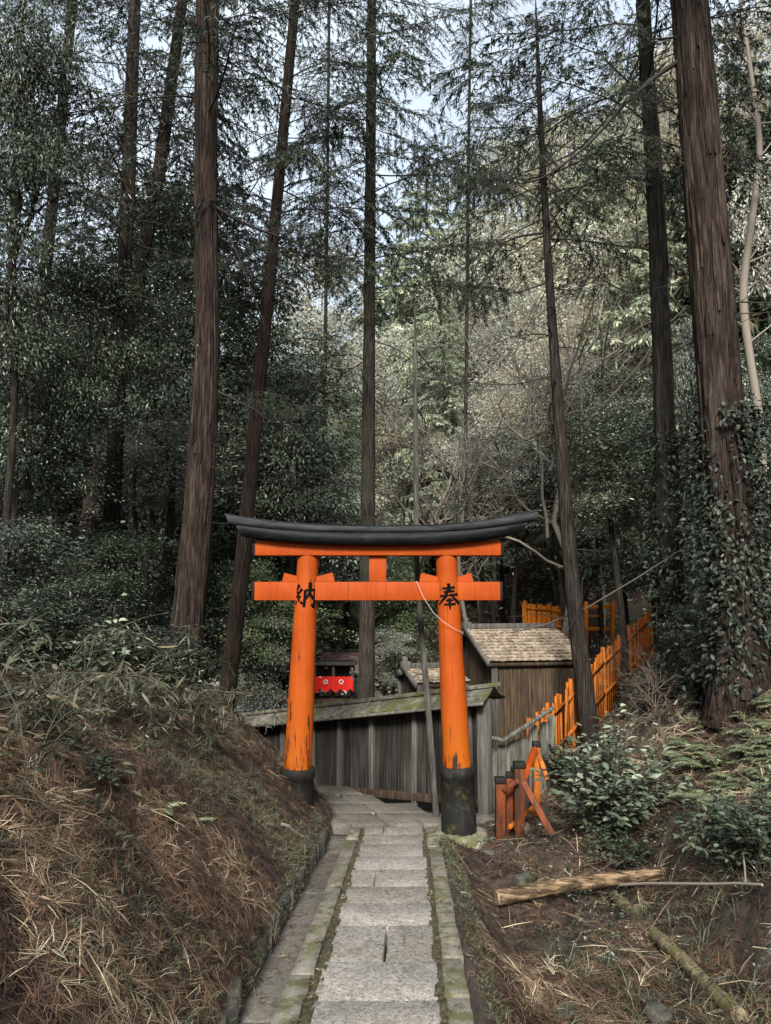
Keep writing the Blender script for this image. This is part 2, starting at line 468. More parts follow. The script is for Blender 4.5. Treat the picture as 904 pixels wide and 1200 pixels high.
M['logend'] = woodmat('sawn_end', [(0.2, (0.1120, 0.0770, 0.0420)), (0.8, (0.2940, 0.2240, 0.1400))], (12, 12, 12), 0.9, 0.3)
M['red_cloth'] = leafmat('red_cloth', [(0, (.55, .012, .008)), (1, (.78, .03, .02))], 0.7, 0.3)
M['white_cloth'] = leafmat('white_cloth', [(0, (.6, .6, .6)), (1, (.8, .8, .8))], 0.7, 0.3)
M['tin'] = woodmat('pale_roof_sheet', [(0.2, (.20, .20, .20)), (0.8, (.42, .42, .42))], (4, 4, 4), 0.6, 0.2)
M['pinkroof'] = woodmat('brownish_pink_roof', [(0.2, (.15, .09, .08)), (0.8, (.34, .23, .205))], (4, 4, 4), 0.8, 0.3)
M['shopdark'] = woodmat('dark_shop_timber', [(0.2, (.01, .009, .008)), (0.8, (.06, .05, .04))], (8, 8, 8), 0.8, 0.2)
M['cord'] = leafmat('pale_cord', [(0, (.35, .33, .3)), (1, (.55, .52, .48))], 0.7)
M['cable'] = leafmat('grey_cable', [(0, (.07, .065, .055)), (1, (.16, .14, .11))], 0.7)

# ------------------------------------------------------------------ ground sheet
def axis(parts):
    out = []
    for a, b, st in parts:
        out.append(np.arange(a, b, st))
    return np.unique(np.round(np.concatenate(out), 4))


gx = axis([(-140, -30, 8), (-30, -6, 0.8), (-6, -3, 0.15), (-3, 3.2, 0.06), (3.2, 6, 0.12), (6, 30, 0.8), (30, 141, 8)])
gy = axis([(-40, -2, 3), (-2, 1, 0.3), (1, 10, 0.06), (10, 16, 0.15), (16, 70, 0.9), (70, 181, 8)])
X, Y = np.meshgrid(gx, gy)
Z = H(X, Y)
g = Geo()
nx, ny = len(gx), len(gy)
ii, jj = np.meshgrid(np.arange(nx - 1), np.arange(ny - 1))
a = (jj * nx + ii).ravel()
g.add(np.stack([X, Y, Z], -1).reshape(-1, 3), np.stack([a, a + 1, a + nx + 1, a + nx], -1))
tag(g.obj('ground', M['soil'], smooth=True), 'dark forest soil of the banks and wooded slopes', 'ground', kind='structure')

# ------------------------------------------------------------------ stone lane
def slab(g, corners, z_fn, thick, jit=0.0, tn=None, r=rng):
    """a stone with a slightly irregular outline and worn, chamfered rim; corners ccw xy"""
    c = np.asarray(corners, float); pts = []
    n = len(c)
    for i in range(n):
        p, q = c[i], c[(i + 1) % n]
        m = max(2, int(np.linalg.norm(q - p) / 0.09))
        for k in range(m):
            pts.append(p + (q - p) * k / m + r.normal(0, jit, 2))
    pts = np.array(pts); ctr = pts.mean(0)
    d = nrm(ctr - pts)
    inner = pts + d * 0.014
    zt = z_fn(inner[:, 0], inner[:, 1]) + r.normal(0, 0.0015, len(pts))
    zo = z_fn(pts[:, 0], pts[:, 1]) - 0.006
    k = len(pts)
    tn = r.uniform(0.3, 0.7) if tn is None else tn
    v = np.concatenate([np.c_[inner, zt], np.c_[pts, zo], np.c_[pts, zo - thick]])
    i = np.arange(k); j = (i + 1) % k
    off = g.n
    g.add(v, np.concatenate([np.stack([k + i, k + j, j, i], 1), np.stack([2 * k + i, 2 * k + j, k + j, k + i], 1)]), tn)
    g.V.append(np.zeros((0, 3), np.float32)); g.Fc.append((np.arange(k)[None] + off).astype(np.int32)); g.T.append(np.full(1, tn, np.float32)); g.M.append(np.zeros(1, np.int32))


rows = [-1.2, -.5, .15, .75, 1.35, 1.95, 2.5, 3.1, 3.72, 4.1, 4.66, 5.33, 5.86, 6.34, 6.9, 7.42, 8.0, 8.52, 8.95]
g = Geo()
for i in range(len(rows) - 1):
    ya, yb = rows[i], rows[i + 1]
    ym = (ya + yb) / 2; zt = float(zp(ym)) + rng.normal(0, .003)
    fn = lambda x, y, ym=ym, zt=zt: zt - 0.095 * (y - ym) + 0 * x
    la = 0.335 + rng.normal(0, .004); gp = 0.002
    splits = [-la, la]
    if i in (4, 13, 17): splits = [-la, [.12, -.12][i % 2], la]
    if i == 10: splits = [-la, 0.02, la]
    for sa, sb in zip(splits[:-1], splits[1:]):
        wgap = 0.009 if i == 10 and len(splits) == 3 else 0.0025
        slab(g, [(xc(ya) + sa + wgap, ya + gp), (xc(ya) + sb - wgap, ya + gp), (xc(yb) + sb - wgap, yb - gp), (xc(yb) + sa + wgap, yb - gp)], fn, 0.14, 0.0022)
tag(g.obj('path', M['granite']), 'speckled granite slabs stepping down under the torii', 'path', kind='structure')

gf = Geo()
yy_ = np.arange(-1.2, 9.0, .08)
for side in (-1, 1):
    xs_ = [xc(yy_) + side * (.29 + .022 * k) for k in range(5)]
    zz_ = [1.1 - .129 * yy_ - .002 + .012 * rng.standard_normal(len(yy_)) for k in range(5)]
    zz_ = [np.where(k == 0, z_ - .04, z_) for k, z_ in enumerate(zz_)]
    v = np.stack([np.stack([a_, yy_, b_], 1) for a_, b_ in zip(xs_, zz_)], 0); m_ = len(yy_)
    i_ = np.arange(4)[:, None] * m_; j_ = np.arange(m_ - 1)[None]
    gf.add(v.reshape(-1, 3), np.stack([i_ + j_, i_ + m_ + j_, i_ + m_ + j_ + 1, i_ + j_ + 1], -1).reshape(-1, 4)[:, ::side])
tag(gf.obj('joint_moss', M['mossfill'], smooth=True), 'dark moss and grit filling the joints beside the slabs', 'moss', kind='structure')
g = Geo()
for side in (-1, 1):
    y = -1.2
    while y < 8.75:
        L = rng.uniform(1.1, 2.1)
        if side == 1 and 3.3 < y < 4.3: L = 0.55
        ye = min(y + L, 8.9)
        off = 0.372 if side < 0 else 0.365
        wd = 0.125
        xo = rng.normal(0, .006); zo = rng.normal(0, .004)
        fn = lambda x, yy, zo=zo: 1.1 - 0.129 * yy + 0.022 + zo + 0 * x
        xa, xb = xc(y) + side * off + xo, xc(ye) + side * off + xo
        cs = [(xa, y + .006), (xa + side * wd, y + .006), (xb + side * wd, ye - .006), (xb, ye - .006)]
        if side < 0: cs = [cs[1], cs[0], cs[3], cs[2]]
        slab(g, cs, fn, 0.24, 0.0028)
        y = ye
tag(g.obj('kerb', M['kerbstone']), 'mossy kerbstones along both sides of the lane', 'kerb', kind='structure')

g = Geo()
y = -1.0
while y < 8.7:
    ye = min(y + rng.uniform(.8, 1.5), 8.8)
    fn = lambda x, yy: 1.1 - 0.129 * yy - 0.055 + 0 * x + 0.004 * np.sin(9 * yy)
    slab(g, [(xc(y) - .715, y + .004), (xc(y) - .502, y + .004), (xc(ye) - .502, ye - .004), (xc(ye) - .715, ye - .004)], fn, 0.1, 0.004)
    y = ye
tag(g.obj('gutter', M['paving']), 'narrow stone gutter between kerb and left bank', 'gutter', kind='structure')

# mossy edging under the bank
g = Geo()
y = 0.8
while y < 8.6:
    ye = y + rng.uniform(.25, .5)
    zt = float(zp((y + ye) / 2)) + rng.uniform(0.06, 0.12)
    fn = lambda x, yy, zt=zt, ym=(y + ye) / 2: zt - 0.129 * (yy - ym) + 0 * x
    o = rng.normal(0, .012)
    slab(g, [(xc(y) - .86, y), (xc(y) - .725 + o, y), (xc(ye) - .725 + o, ye), (xc(ye) - .86, ye)], fn, 0.25, 0.012)
    y = ye
tag(g.obj('bank_edging', M['rock']), 'low mossy stone edging at the foot of the left bank', 'edging', kind='structure')

# landing behind the torii
g = Geo()
land = [(-1.35, 9.0), (1.0, 8.95)]
for row in range(5):
    y0 = 8.97 + row * 0.46; y1 = y0 + 0.45
    x0 = -1.0 - row * 0.34; xs = [x0]
    while xs[-1] < 1.05 - row * 0.62: xs.append(xs[-1] + rng.uniform(.38, .7))
    for xa, xb in zip(xs[:-1], xs[1:]):
        s0, s1 = rng.normal(0, .03, 2)
        fn = lambda x, yy: -0.012 - 0.03 * np.maximum(yy - 9.2, 0) + 0 * x
        slab(g, [(xa + s0 + .006, y0 + .005 - .0 * xa), (xb + s0 - .006, y0 + .005), (xb + s1 - .006 - .2, y1), (xa + s1 + .006 - .2, y1)], fn, 0.12, 0.006)
tag(g.obj('landing', M['paving']), 'worn stone paving of the landing behind the torii', 'paving', kind='structure')

# ------------------------------------------------------------------ torii
DT = 8.6
ok = P(449, 960, DT)
tor = thing('torii_gate', 'vermilion wooden torii with black curved lintel spanning the stone path', 'torii gate', (ok[0], DT, 0))


def lathe(g, c0, c1, prof, sides=36, tone=0.5, mat=0):
    """prof: list of (t along axis, radius)"""
    c0 = np.asarray(c0); c1 = np.asarray(c1)
    add_tube(g, [c0 + (c1 - c0) * t for t, r in prof], [r for t, r in prof], sides, tone, mat, caps=True)


def glyph(strokes, centre, axis_dir, rad, hgt, name, parent, lab):
    """brush strokes laid on the round face of a post, facing -Y; strokes: list of [(x, y, w)...] in a unit square"""
    g = Geo()
    for k, st in enumerate(strokes):
        p = np.array([(a, b) for a, b, w in st], float); w = np.array([c for a, b, c in st], float)
        # resample
        t = np.linspace(0, len(p) - 1, 5 * (len(p) - 1) + 1)
        px = np.interp(t, np.arange(len(p)), p[:, 0]); py = np.interp(t, np.arange(len(p)), p[:, 1]); ww = np.interp(t, np.arange(len(p)), w)
        d = nrm(np.stack([np.gradient(px), np.gradient(py)], 1)); nn = np.stack([-d[:, 1], d[:, 0]], 1); ww = ww * 1.4
        rows_ = []
        for s in (-1, -.5, 0, .5, 1):
            q = np.stack([px, py], 1) + nn * (ww * s / 2)[:, None]
            ang = (q[:, 0] - 0.5) * hgt * 0.95 / rad
            rr = rad + 0.0025 + 0.0004 * k
            zz = (q[:, 1] - 0.5) * hgt
            rows_.append(np.stack([centre[0] + axis_dir * zz + rr * np.sin(ang), centre[1] - rr * np.cos(ang), centre[2] + zz], 1))
        v = np.stack(rows_, 0); n5, n = v.shape[:2]
        f = [[i * n + j, (i + 1) * n + j, (i + 1) * n + j + 1, i * n + j + 1] for i in range(n5 - 1) for j in range(n - 1)]
        g.add(v.reshape(-1, 3), f)
    o = g.obj(name, M['ink'], parent, origin=None)
    return o


KAN_HO = [[(.49, 1.0, .10), (.52, .72, .11)], [(.24, .80, .07), (.5, .81, .06), (.76, .85, .08)], [(.28, .66, .07), (.74, .70, .07)],
          [(.10, .50, .07), (.5, .53, .05), (.92, .58, .09)], [(.46, .74, .09), (.34, .46, .09), (.02, .16, .05)], [(.54, .60, .06), (.74, .38, .09), (.97, .20, .12)],
          [(.36, .33, .06), (.66, .35, .06)], [(.27, .17, .06), (.76, .20, .08)], [(.51, .44, .08), (.51, .2, .09), (.51, -.02, .03)]]
KAN_NO = [[(.22, .92, .12), (.12, .74, .08), (.02, .64, .07), (.22, .60, .06)], [(.36, .76, .10), (.22, .56, .07), (.04, .40, .07), (.34, .46, .07)],
          [(.23, .44, .08), (.24, .04, .10)], [(.11, .28, .06), (.02, .08, .10)], [(.33, .28, .06), (.39, .16, .09)],
          [(.50, .72, .09), (.50, .4, .09), (.47, .04, .09)], [(.50, .70, .06), (.92, .72, .08)], [(.92, .74, .10), (.93, .3, .11), (.90, .04, .12), (.76, .16, .05)],
          [(.69, 1.0, .11), (.69, .64, .10), (.56, .36, .05)], [(.69, .58, .07), (.86, .36, .10)]]

zc = {}
for nm, top, bot, bx, ch, gl in (('l', (361.5, 648), (349, 903), (346.5, 966), KAN_NO, 'character'), ('r', (523, 648), (536, 901), (538, 968), KAN_HO, 'character')):
    a = P(*top, DT); b = P(*bot, DT); c = P(*bx, DT)
    base_loc = np.array([c[0], DT, c[2]])
    d = a - b
    g = Geo(); lathe(g, b - d * 0.01, a + d * 0.01, [(0, .157), (.02, .158), (.3, .149), (.7, .132), (1, .121)], 40)
    po = g.obj('pillar', M['vermilion_post'], tor, smooth=True); po.location = -Vector(tor.location)
    g = Geo(); bb = b - np.array([0, 0, 0.0])
    foot = c - (b - c) * 0.25
    lathe(g, foot, bb + (b - c) * 0.06, [(0, .198), (.5, .193), (.86, .188), (.87, .199), (.985, .197), (1, .185)], 36)
    fo = g.obj('pillar_foot', M['base_black'], po, smooth=False)
    # the character sits at eye height on the front of the shaft
    t = 0.80 if nm == 'l' else 0.795
    cc = b + d * t
    glyph(ch, cc, d[0] / d[2], 0.157 + (0.121 - 0.157) * t - 0.002, 0.29, gl, po, None)

ztop = lambda py: float(P(452, py, DT)[2])
# upper orange beam
xa, xb = P(301, 640, DT)[0], P(585.5, 640, DT)[0]
g = Geo(); box(g, (xa, DT - .125, ztop(651.5)), (xb, DT + .125, ztop(634)))
o = g.obj('upper_beam', M['vermilion'], tor, bevel=.006); o.location = -Vector(tor.location)
for x, s in ((xa, -1), (xb, 1)):
    g = Geo(); box(g, (min(x, x + s * .03), DT - .128, ztop(652)), (max(x, x + s * .03), DT + .128, ztop(633.6)))
    e = g.obj('end_cap', M['black'], o, bevel=.004)
# tie beam
xa, xb = P(299.5, 690, DT)[0], P(585.5, 690, DT)[0]
g = Geo(); box(g, (xa, DT - .075, ztop(703.5)), (xb, DT + .075, ztop(682)))
o = g.obj('tie_beam', M['vermilion'], tor, bevel=.005); o.location = -Vector(tor.location)
for x, s in ((xa, -1), (xb, 1)):
    g = Geo(); box(g, (min(x, x + s * .03), DT - .078, ztop(704)), (max(x, x + s * .03), DT + .078, ztop(681.5)))
    g.obj('end_cap', M['black'], o, bevel=.004)
# wedges
for pts in ([(331.5, 681.6), (334, 671.5), (352, 676), (352, 681.6)], [(371, 681.6), (371, 676), (390, 671), (393, 681.6)],
            [(491.5, 681.6), (493.5, 671.5), (513, 676), (513, 681.6)], [(534, 681.6), (534, 677), (551.5, 671.5), (554.5, 681.6)]):
    g = Geo()
    prism(g, [np.array([P(px, py, DT)[0], DT - .055, ztop(py)]) for px, py in pts], (0, .11, 0))
    o = g.obj('wedge', M['vermilion'], tor, bevel=.004); o.location = -Vector(tor.location)
# centre strut
g = Geo(); box(g, (P(433, 660, DT)[0], DT - .07, ztop(682) + .001), (P(453, 660, DT)[0], DT + .07, ztop(651.5) - .001))
o = g.obj('centre_strut', M['vermilion'], tor, bevel=.005); o.location = -Vector(tor.location)


# curved lintel: a swept section, ends cut on the slant and turned up
def lintel(top, bot, half_y, xl, xr, n, slant):
    g = Geo(); xs = np.linspace(-1, 1, n); rows_ = []
    for t in xs:
        px = 449 + t * (xr - 449) if t > 0 else 449 + t * (449 - xl)
        up = (13.5 * abs(t) ** 2.6) if t < 0 else (19 * abs(t) ** 2.6)
        pt = P(px - slant * t * 0, top - up, DT); pb = P(px - t * slant, bot - up * 0.78, DT)
        for (q, yy) in ((pb, -half_y * .9), (pb, half_y * .9), (pt, half_y), (pt, -half_y)):
            rows_.append((q[0], DT + yy, q[2]))
    v = np.array(rows_); i = np.arange(n - 1)[:, None] * 4; j = np.arange(4)[None]; k = (j + 1) % 4
    g.add(v, np.stack([i + j, i + k, i + 4 + k, i + 4 + j], -1).reshape(-1, 4))
    g.add(v[:4][::-1], [[0, 1, 2, 3]]); g.add(v[-4:], [[0, 1, 2, 3]])
    return g


kl = lintel(625.8, 639.5, .25, 279, 617, 61, 7).obj('lintel', M['black'], tor); kl.location = -Vector(tor.location)
kc = lintel(619.2, 626.0, .28, 271, 626, 61, 1.5).obj('lintel_plate', M['copper'], kl)
kt = lintel(617.8, 619.6, .29, 269.5, 627.5, 61, 0).obj('lintel_cap', M['black'], kl)
g = Geo()
for (c, r0, hh) in (((P(539, 975, DT)[0], DT, -.03), .30, .10),):
    a = np.linspace(0, 2 * np.pi, 28, endpoint=False)
    rr = r0 * (1 + .05 * rng.standard_normal(28))
    ring = [np.stack([c[0] + np.cos(a) * rr * k, c[1] + np.sin(a) * rr * k, np.full(28, c[2] + z) + .006 * rng.standard_normal(28)], 1) for k, z in ((1.08, -.25), (1.03, 0), (.95, .055), (.6, .06))]
    v = np.concatenate(ring); i = np.arange(3)[:, None] * 28; j = np.arange(28)[None]; k = (j + 1) % 28
    g.add(v, np.stack([i + j, i + k, i + 28 + k, i + 28 + j], -1).reshape(-1, 4))
tag(g.obj('footing_stone', M['kerbstone']), 'round mossy stone under the torii foot beside the kerb', 'stone')

# cord hanging from the tie beam across to the shed
g = Geo()
cp = [P(488, 681, 8.5), P(492, 690, 8.44), P(497, 701, 8.42), P(508, 718, 8.40), P(520, 729, 8.40), P(533, 737, 8.42), P(543, 742, 8.5)]
add_tube(g, cp, .0028, 5)
tag(g.obj('cord', M['cord']), 'pale thin cord looped across the torii below the tie beam', 'cord')

# ------------------------------------------------------------------ plank wall with mossy roof
WR = np.array([1.22, 9.45, 0.0]); WL = np.array([-2.25, 12.3, -0.42])
wt = thing('plank_wall', 'dark plank wall with mossy little roof behind the torii', 'wall', WR)
wd = WL - WR; wl = np.linalg.norm(wd[:2]); wdir = np.array([wd[0], wd[1], 0]) / wl; wn = np.array([wdir[1], -wdir[0], 0])
if wn[1] > 0: wn = -wn
def wp(s, z, o=0.0):
    """point on the wall: s 0..1 from right end to left end, z above foot"""
    top = 1.35 + (0.95 - 1.35) * s     # wall gets lower towards the left
    return WR + wd * s + np.array([0, 0, z * top]) + wn * o
def sub(g, name, mats, parent, root, **k):
    o = g.obj(name, mats, parent, **k)
    if parent is root: o.location = -Vector(root.location)
    return o
g = Geo(); n = 46
for i in range(n):
    s0, s1 = i / n + .0008, (i + 1) / n - .0008
    of = rng.uniform(0, .012)
    q = [wp(s0, .02, of), wp(s1, .02, of), wp(s1, .93, of), wp(s0, .93, of)]
    prism(g, q, -wn * .02, rng.uniform(.25, .75))
sub(g, 'planking', M['plank'], wt, wt)
for s in (0.045, .235, .40, .535, .655, .80, .95):
    w = .055
    g = Geo(); beam(g, wp(s, -.1, .03), wp(s, .94, .03), w * 1.3, .06, up=wn, tone=rng.uniform(.4, .7))
    sub(g, 'wall_post', M['post'], wt, wt, bevel=.005)
g = Geo(); beam(g, wp(-.008, -.12, .05), wp(-.008, 1.0, .05), .15, .12, up=wn, tone=.6); sub(g, 'end_post', M['post'], wt, wt, bevel=.006)
g = Geo(); beam(g, wp(.0, .07, .04), wp(1, .07, .04), .05, .10, tone=.3); sub(g, 'sill_beam', M['brownwood'], wt, wt, bevel=.006)
g = Geo(); beam(g, wp(.0, .94, .035), wp(1, .94, .035), .05, .07, tone=.4); sub(g, 'top_rail', M['brownwood'], wt, wt, bevel=.006)
# roof: two sloping board decks and a ridge board
g = Geo(); nb = 24
for sidek in (1, -1):
    for i in range(nb):
        s0, s1 = -.035 + 1.05 * i / nb, -.035 + 1.05 * (i + 1) / nb - .0012
        dz = rng.uniform(0, .006)
        e0, e1 = wp(s0, .965, sidek * .26), wp(s1, .965, sidek * .26)
        r0, r1 = wp(s0, .965, 0) + (0, 0, .145), wp(s1, .965, 0) + (0, 0, .145)
        up = np.array([0, 0, .022 + dz])
        prism(g, [e0, e1, r1, r0], up, rng.uniform(.3, .75))
sub(g, 'wall_roof', M['mossroof'], wt, wt)
g = Geo(); beam(g, wp(-.05, .965, 0) + (0, 0, .19), wp(1.02, .965, 0) + (0, 0, .19), .10, .05, tone=.4); sub(g, 'ridge_board', M['mossroof'], wt, wt, bevel=.008)
g = Geo(); beam(g, wp(-.036, .965, .262) + (0, 0, -.006), wp(1.015, .965, .262) + (0, 0, -.006), .022, .035, tone=.75); sub(g, 'eave_board', M['post'], wt, wt)

# ------------------------------------------------------------------ sheds and shop buildings
def shed(name, label, E0, E1, ridge_back, ridge_up, back_eave, wall_z, roof_mat, wall_mat, rows_n=9, cols=22, over=.12, gable=True, cat='shed'):
    """E0, E1: ends of the front eave; the ridge lies ridge_back behind and ridge_up above it"""
    E0 = np.asarray(E0, float); E1 = np.asarray(E1, float)
    d = nrm((E1 - E0) * [1, 1, 0]); nb_ = np.array([-d[1], d[0], 0]);  nb_ = nb_ if nb_[1] > 0 else -nb_
    L = np.linalg.norm(E1 - E0)
    root = thing(name, label, cat, ((E0 + E1) / 2)[:2].tolist() + [wall_z])
    up = np.array([0, 0, 1.0])
    g = Geo()
    for sd in (0, 1):
        if sd == 0:
            eA, eB = E0, E1; rA, rB = E0 + nb_ * ridge_back + up * ridge_up, E1 + nb_ * ridge_back + up * ridge_up
            nr_ = rows_n
        else:
            eA, eB = E0 + nb_ * (ridge_back + back_eave) , E1 + nb_ * (ridge_back + back_eave)
            rA, rB = E0 + nb_ * ridge_back + up * ridge_up, E1 + nb_ * ridge_back + up * ridge_up
            nr_ = max(4, rows_n // 2)
        slope_n = nrm(np.cross(rB - rA, rA - eA)); slope_n = slope_n if slope_n[2] > 0 else -slope_n
        for r_ in range(nr_):
            t0, t1 = r_ / nr_, min(1, (r_ + 1.25) / nr_)
            x = -rng.uniform(0, 1.0 / cols)
            while x < 1:
                w = rng.uniform(.6, 1.3) / cols
                a0, a1 = max(0, x), min(1, x + w - .0015)
                if a1 - a0 > .004:
                    q = lambda aa, tt, hh: (eA + (eB - eA) * aa) * (1 - tt) + (rA + (rB - rA) * aa) * tt + slope_n * hh
                    j = rng.uniform(0, .008)
                    A = [q(a0, t0 + rng.normal(0, .006), .030 + j), q(a1, t0 + rng.normal(0, .006), .030 + j), q(a1, t1, .004), q(a0, t1, .004)]
                    prism(g, A, -slope_n * .018, rng.uniform(.15, .85))
                x += w
    sub(g, 'roof', roof_mat, root, root)
    rt = bpy.data.objects[root.children[0].name]
    rA, rB = E0 + nb_ * ridge_back + up * (ridge_up + .05) - d * .05, E1 + nb_ * ridge_back + up * (ridge_up + .05)
    g = Geo(); beam(g, rA, rB, .12, .09, tone=.35); g.obj('ridge_cap', M['post'], rt, bevel=.01)
    g = Geo()
    beam(g, rA + d * .02, rA + d * .16, .2, .16, tone=.5); beam(g, rA + d * .03 + up * .1, rA + d * .12 + up * .1, .12, .12, tone=.6)
    g.obj('ridge_ornament', M['post'], rt, bevel=.02)
    # bargeboards
    for e in (E0,):
        for q0, q1 in ((e, e + nb_ * ridge_back + up * ridge_up), (e + nb_ * (ridge_back + back_eave), e + nb_ * ridge_back + up * ridge_up)):
            g = Geo(); beam(g, q0 - d * .012 - up * .03, q1 - d * .012 - up * .03, .028, .11, tone=.85)
            sub(g, 'bargeboard', M['post'], root, root)
    # walls
    iA, iB = E0 + d * over + nb_ * over, E1 - d * over + nb_ * over
    bA = E0 + d * over + nb_ * (ridge_back + back_eave - over)
    rr = E0 + d * over + nb_ * ridge_back
    ez = E0[2] - .02
    g = Geo()
    def boards(p, q, z0, ztop_fn, n):
        for k in range(n):
            a0, a1 = k / n + .002, (k + 1) / n - .002
            A, B = p + (q - p) * a0, p + (q - p) * a1
            nn_ = nrm(np.cross(q - p, up)) * .02
            prism(g, [(A[0], A[1], z0), (B[0], B[1], z0), (B[0], B[1], ztop_fn(a1)), (A[0], A[1], ztop_fn(a0))], nn_ * rng.uniform(.6, 1.2), rng.uniform(.2, .8))
    boards(iA, iB, wall_z - .3, lambda a: ez + .06, max(6, int(L / .14)))
    rs = ridge_up / ridge_back
    tot = ridge_back + back_eave - 2 * over
    def gz(a):
        s = over + a * tot
        return ez + (rs * s if s < ridge_back else ridge_up * (1 - (s - ridge_back) / back_eave)) - .02
    boards(iA, bA, wall_z - .3, gz, max(6, int(tot / .14)))
    boards(iB, bA + (iB - iA), wall_z - .3, gz, max(6, int(tot / .14)))
    sub(g, 'wall', wall_mat, root, root)
    for p in (iA, iB, bA):
        g = Geo(); beam(g, (p[0], p[1], wall_z - .3), (p[0], p[1], ez - .02), .1, .1, up=(0, 1, 0), tone=.4); sub(g, 'corner_post', M['post'], root, root, bevel=.006)
    g = Geo(); beam(g, E0 + nb_ * .05 - up * .05, E1 + nb_ * .05 - up * .05, .05, .06, tone=.3); sub(g, 'eave_beam', M['brownwood'], root, root)
    return root


e0 = P(574, 776, 12.6); e1 = P(692, 772, 12.9); e1[2] = e0[2]
shed('shed', 'brown timber shed with pale shingled gable roof behind the torii', e0, e1, 1.5, .47, 1.2, -.35, M['shingle'], M['brownwood'], 11, 16)
e0 = P(489, 801, 12.2); e1 = P(552, 799, 12.4); e1[2] = e0[2]
shed('lean_to', 'low grey shingled lean-to roof wedged between torii pillar and shed', e0, e1, .9, .14, .5, -.4, M['shingle'], M['brownwood'], 6, 9, .06)
e0 = P(255, 838, 20); e1 = P(338, 834, 21); e1[2] = e0[2]
shed('outbuilding', 'pale sheet roof of a low outbuilding left of the plank wall', e0, e1, 1.4, .42, 1.2, -1.0, M['tin'], M['brownwood'], 5, 6, cat='building')
e0 = P(372, 789, 22); e1 = P(426, 788, 22); e1[2] = e0[2]
shed('teahouse', 'far teahouse with pinkish brown roof above the red curtain', e0, e1, 1.2, .5, 1.0, -1.0, M['pinkroof'], M['shopdark'], 7, 10, cat='building')
e0 = P(325, 764, 34); e1 = P(352, 782, 33); e1[2] = e0[2]
shed('storehouse', 'storehouse with pale grey roof edge showing between leaves left of the torii pillar', P(322, 770, 34), P(350, 770, 34), 1.4, .7, 1.2, -1.3, M['tin'], M['shopdark'], 6, 6, cat='building')

# stall with the red curtain
sp = P(391, 800, 19.5); sz = h(sp[0], sp[1])
st = thing('stall', 'dark market stall hung with a red white-crested curtain', 'stall', (sp[0], 19.5, sz))
xl, xr = P(369, 800, 19.5)[0], P(413, 800, 19.5)[0]
zz = lambda py: float(P(391, py, 19.5)[2])
for x in (xl, (xl + xr) / 2, xr):
    g = Geo(); box(g, (x - .04, 19.46, sz - .2), (x + .04, 19.54, zz(778))); sub(g, 'stall_post', M['shopdark'], st, st)
g = Geo(); box(g, (xl - .05, 19.8, zz(795)), (xr + .05, 19.9, zz(779))); sub(g, 'back_panel', M['shopdark'], st, st)
g = Geo(); box(g, (xl - .1, 19.4, zz(780)), (xr + .1, 20.4, zz(777))); sub(g, 'stall_roof', M['shopdark'], st, st)
g = Geo(); box(g, (xl - .05, 19.2, sz - .2), (xr + .05, 19.8, zz(818))); sub(g, 'counter', M['brownwood'], st, st)
g = Geo(); n = 40
xs = np.linspace(xl - .06, xr + .05, n); yy = 19.12 + .03 * np.sin(np.arange(n) * 1.3)
bot = np.array([zz(804 + 5 * abs(np.sin(i * .35))) for i in range(n)])
v = np.concatenate([np.c_[xs, yy, np.full(n, zz(791))], np.c_[xs, yy - .03, bot], np.c_[xs, yy + .012, np.full(n, zz(791))], np.c_[xs, yy - .018, bot]])
i = np.arange(n - 1)
g.add(v, np.concatenate([np.stack([i, i + 1, n + i + 1, n + i], 1), np.stack([2 * n + i, 3 * n + i, 3 * n + i + 1, 2 * n + i + 1], 1)]), .6)
cur = sub(g, 'curtain', M['red_cloth'], st, st)
for cx_, w_ in ((382, .115), (400, .12)):
    g = Geo(); c = P(cx_, 799, 19.06)
    for k in range(5):
        a = k * 2 * np.pi / 5 + .3
        q = [c + np.array([np.cos(a + b) * w_ * .55 * r_, 0, np.sin(a + b) * w_ * .55 * r_]) for b, r_ in ((-.5, .5), (-.35, 1), (.35, 1), (.5, .5))]
        prism(g, q, (0, -.006, 0), .8)
    g.obj('crest', M['white_cloth'], cur)
# goods behind the wall
for (px, py, D, s, lab) in ((335, 822, 22, .09, 'small red paper lantern hanging low beside the torii pillar'), (325, 777, 27, .10, 'red paper lantern among leaves above the grey roof')):
    c = P(px, py, D); r_ = thing('paper_lantern', lab, 'lantern', c)
    g = Geo(); t = np.linspace(-1, 1, 11)
    add_tube(g, [c + np.array([0, 0, s * 1.5 * k]) for k in t], [s * math.sqrt(max(1 - (k * .93) ** 2, .05)) * (1 + .04 * (i_ % 2)) for i_, k in enumerate(t)], 14, .7, caps=True)
    sub(g, 'lantern_body', M['red_cloth'], r_, r_)
    g = Geo(); add_tube(g, [c + (0, 0, s * 1.45), c + (0, 0, s * 1.7)], s * .5, 12, .2, caps=True); sub(g, 'lantern_rim', M['shopdark'], r_, r_)
    g = Geo(); add_tube(g, [c + (0, 0, s * 1.7), c + (0, 0, s * 1.7 + 1.2)], .006, 5); sub(g, 'hanging_wire', M['cable'], r_, r_)
b0 = P(241, 815, 14.5); zb = h(b0[0], b0[1])
fl = thing('banner', 'narrow red and white banner on a pole behind the bank', 'banner', (b0[0], b0[1], zb))
g = Geo(); add_tube(g, [(b0[0] - .09, b0[1], zb - .1), (b0[0] - .09, b0[1], P(241, 810, 14.5)[2] + .1)], .012, 6, caps=True); sub(g, 'banner_pole', M['pale_twig'], fl, fl)
g = Geo(); n = 9; zs = np.linspace(P(241, 846, 14.5)[2], P(241, 811, 14.5)[2], n)
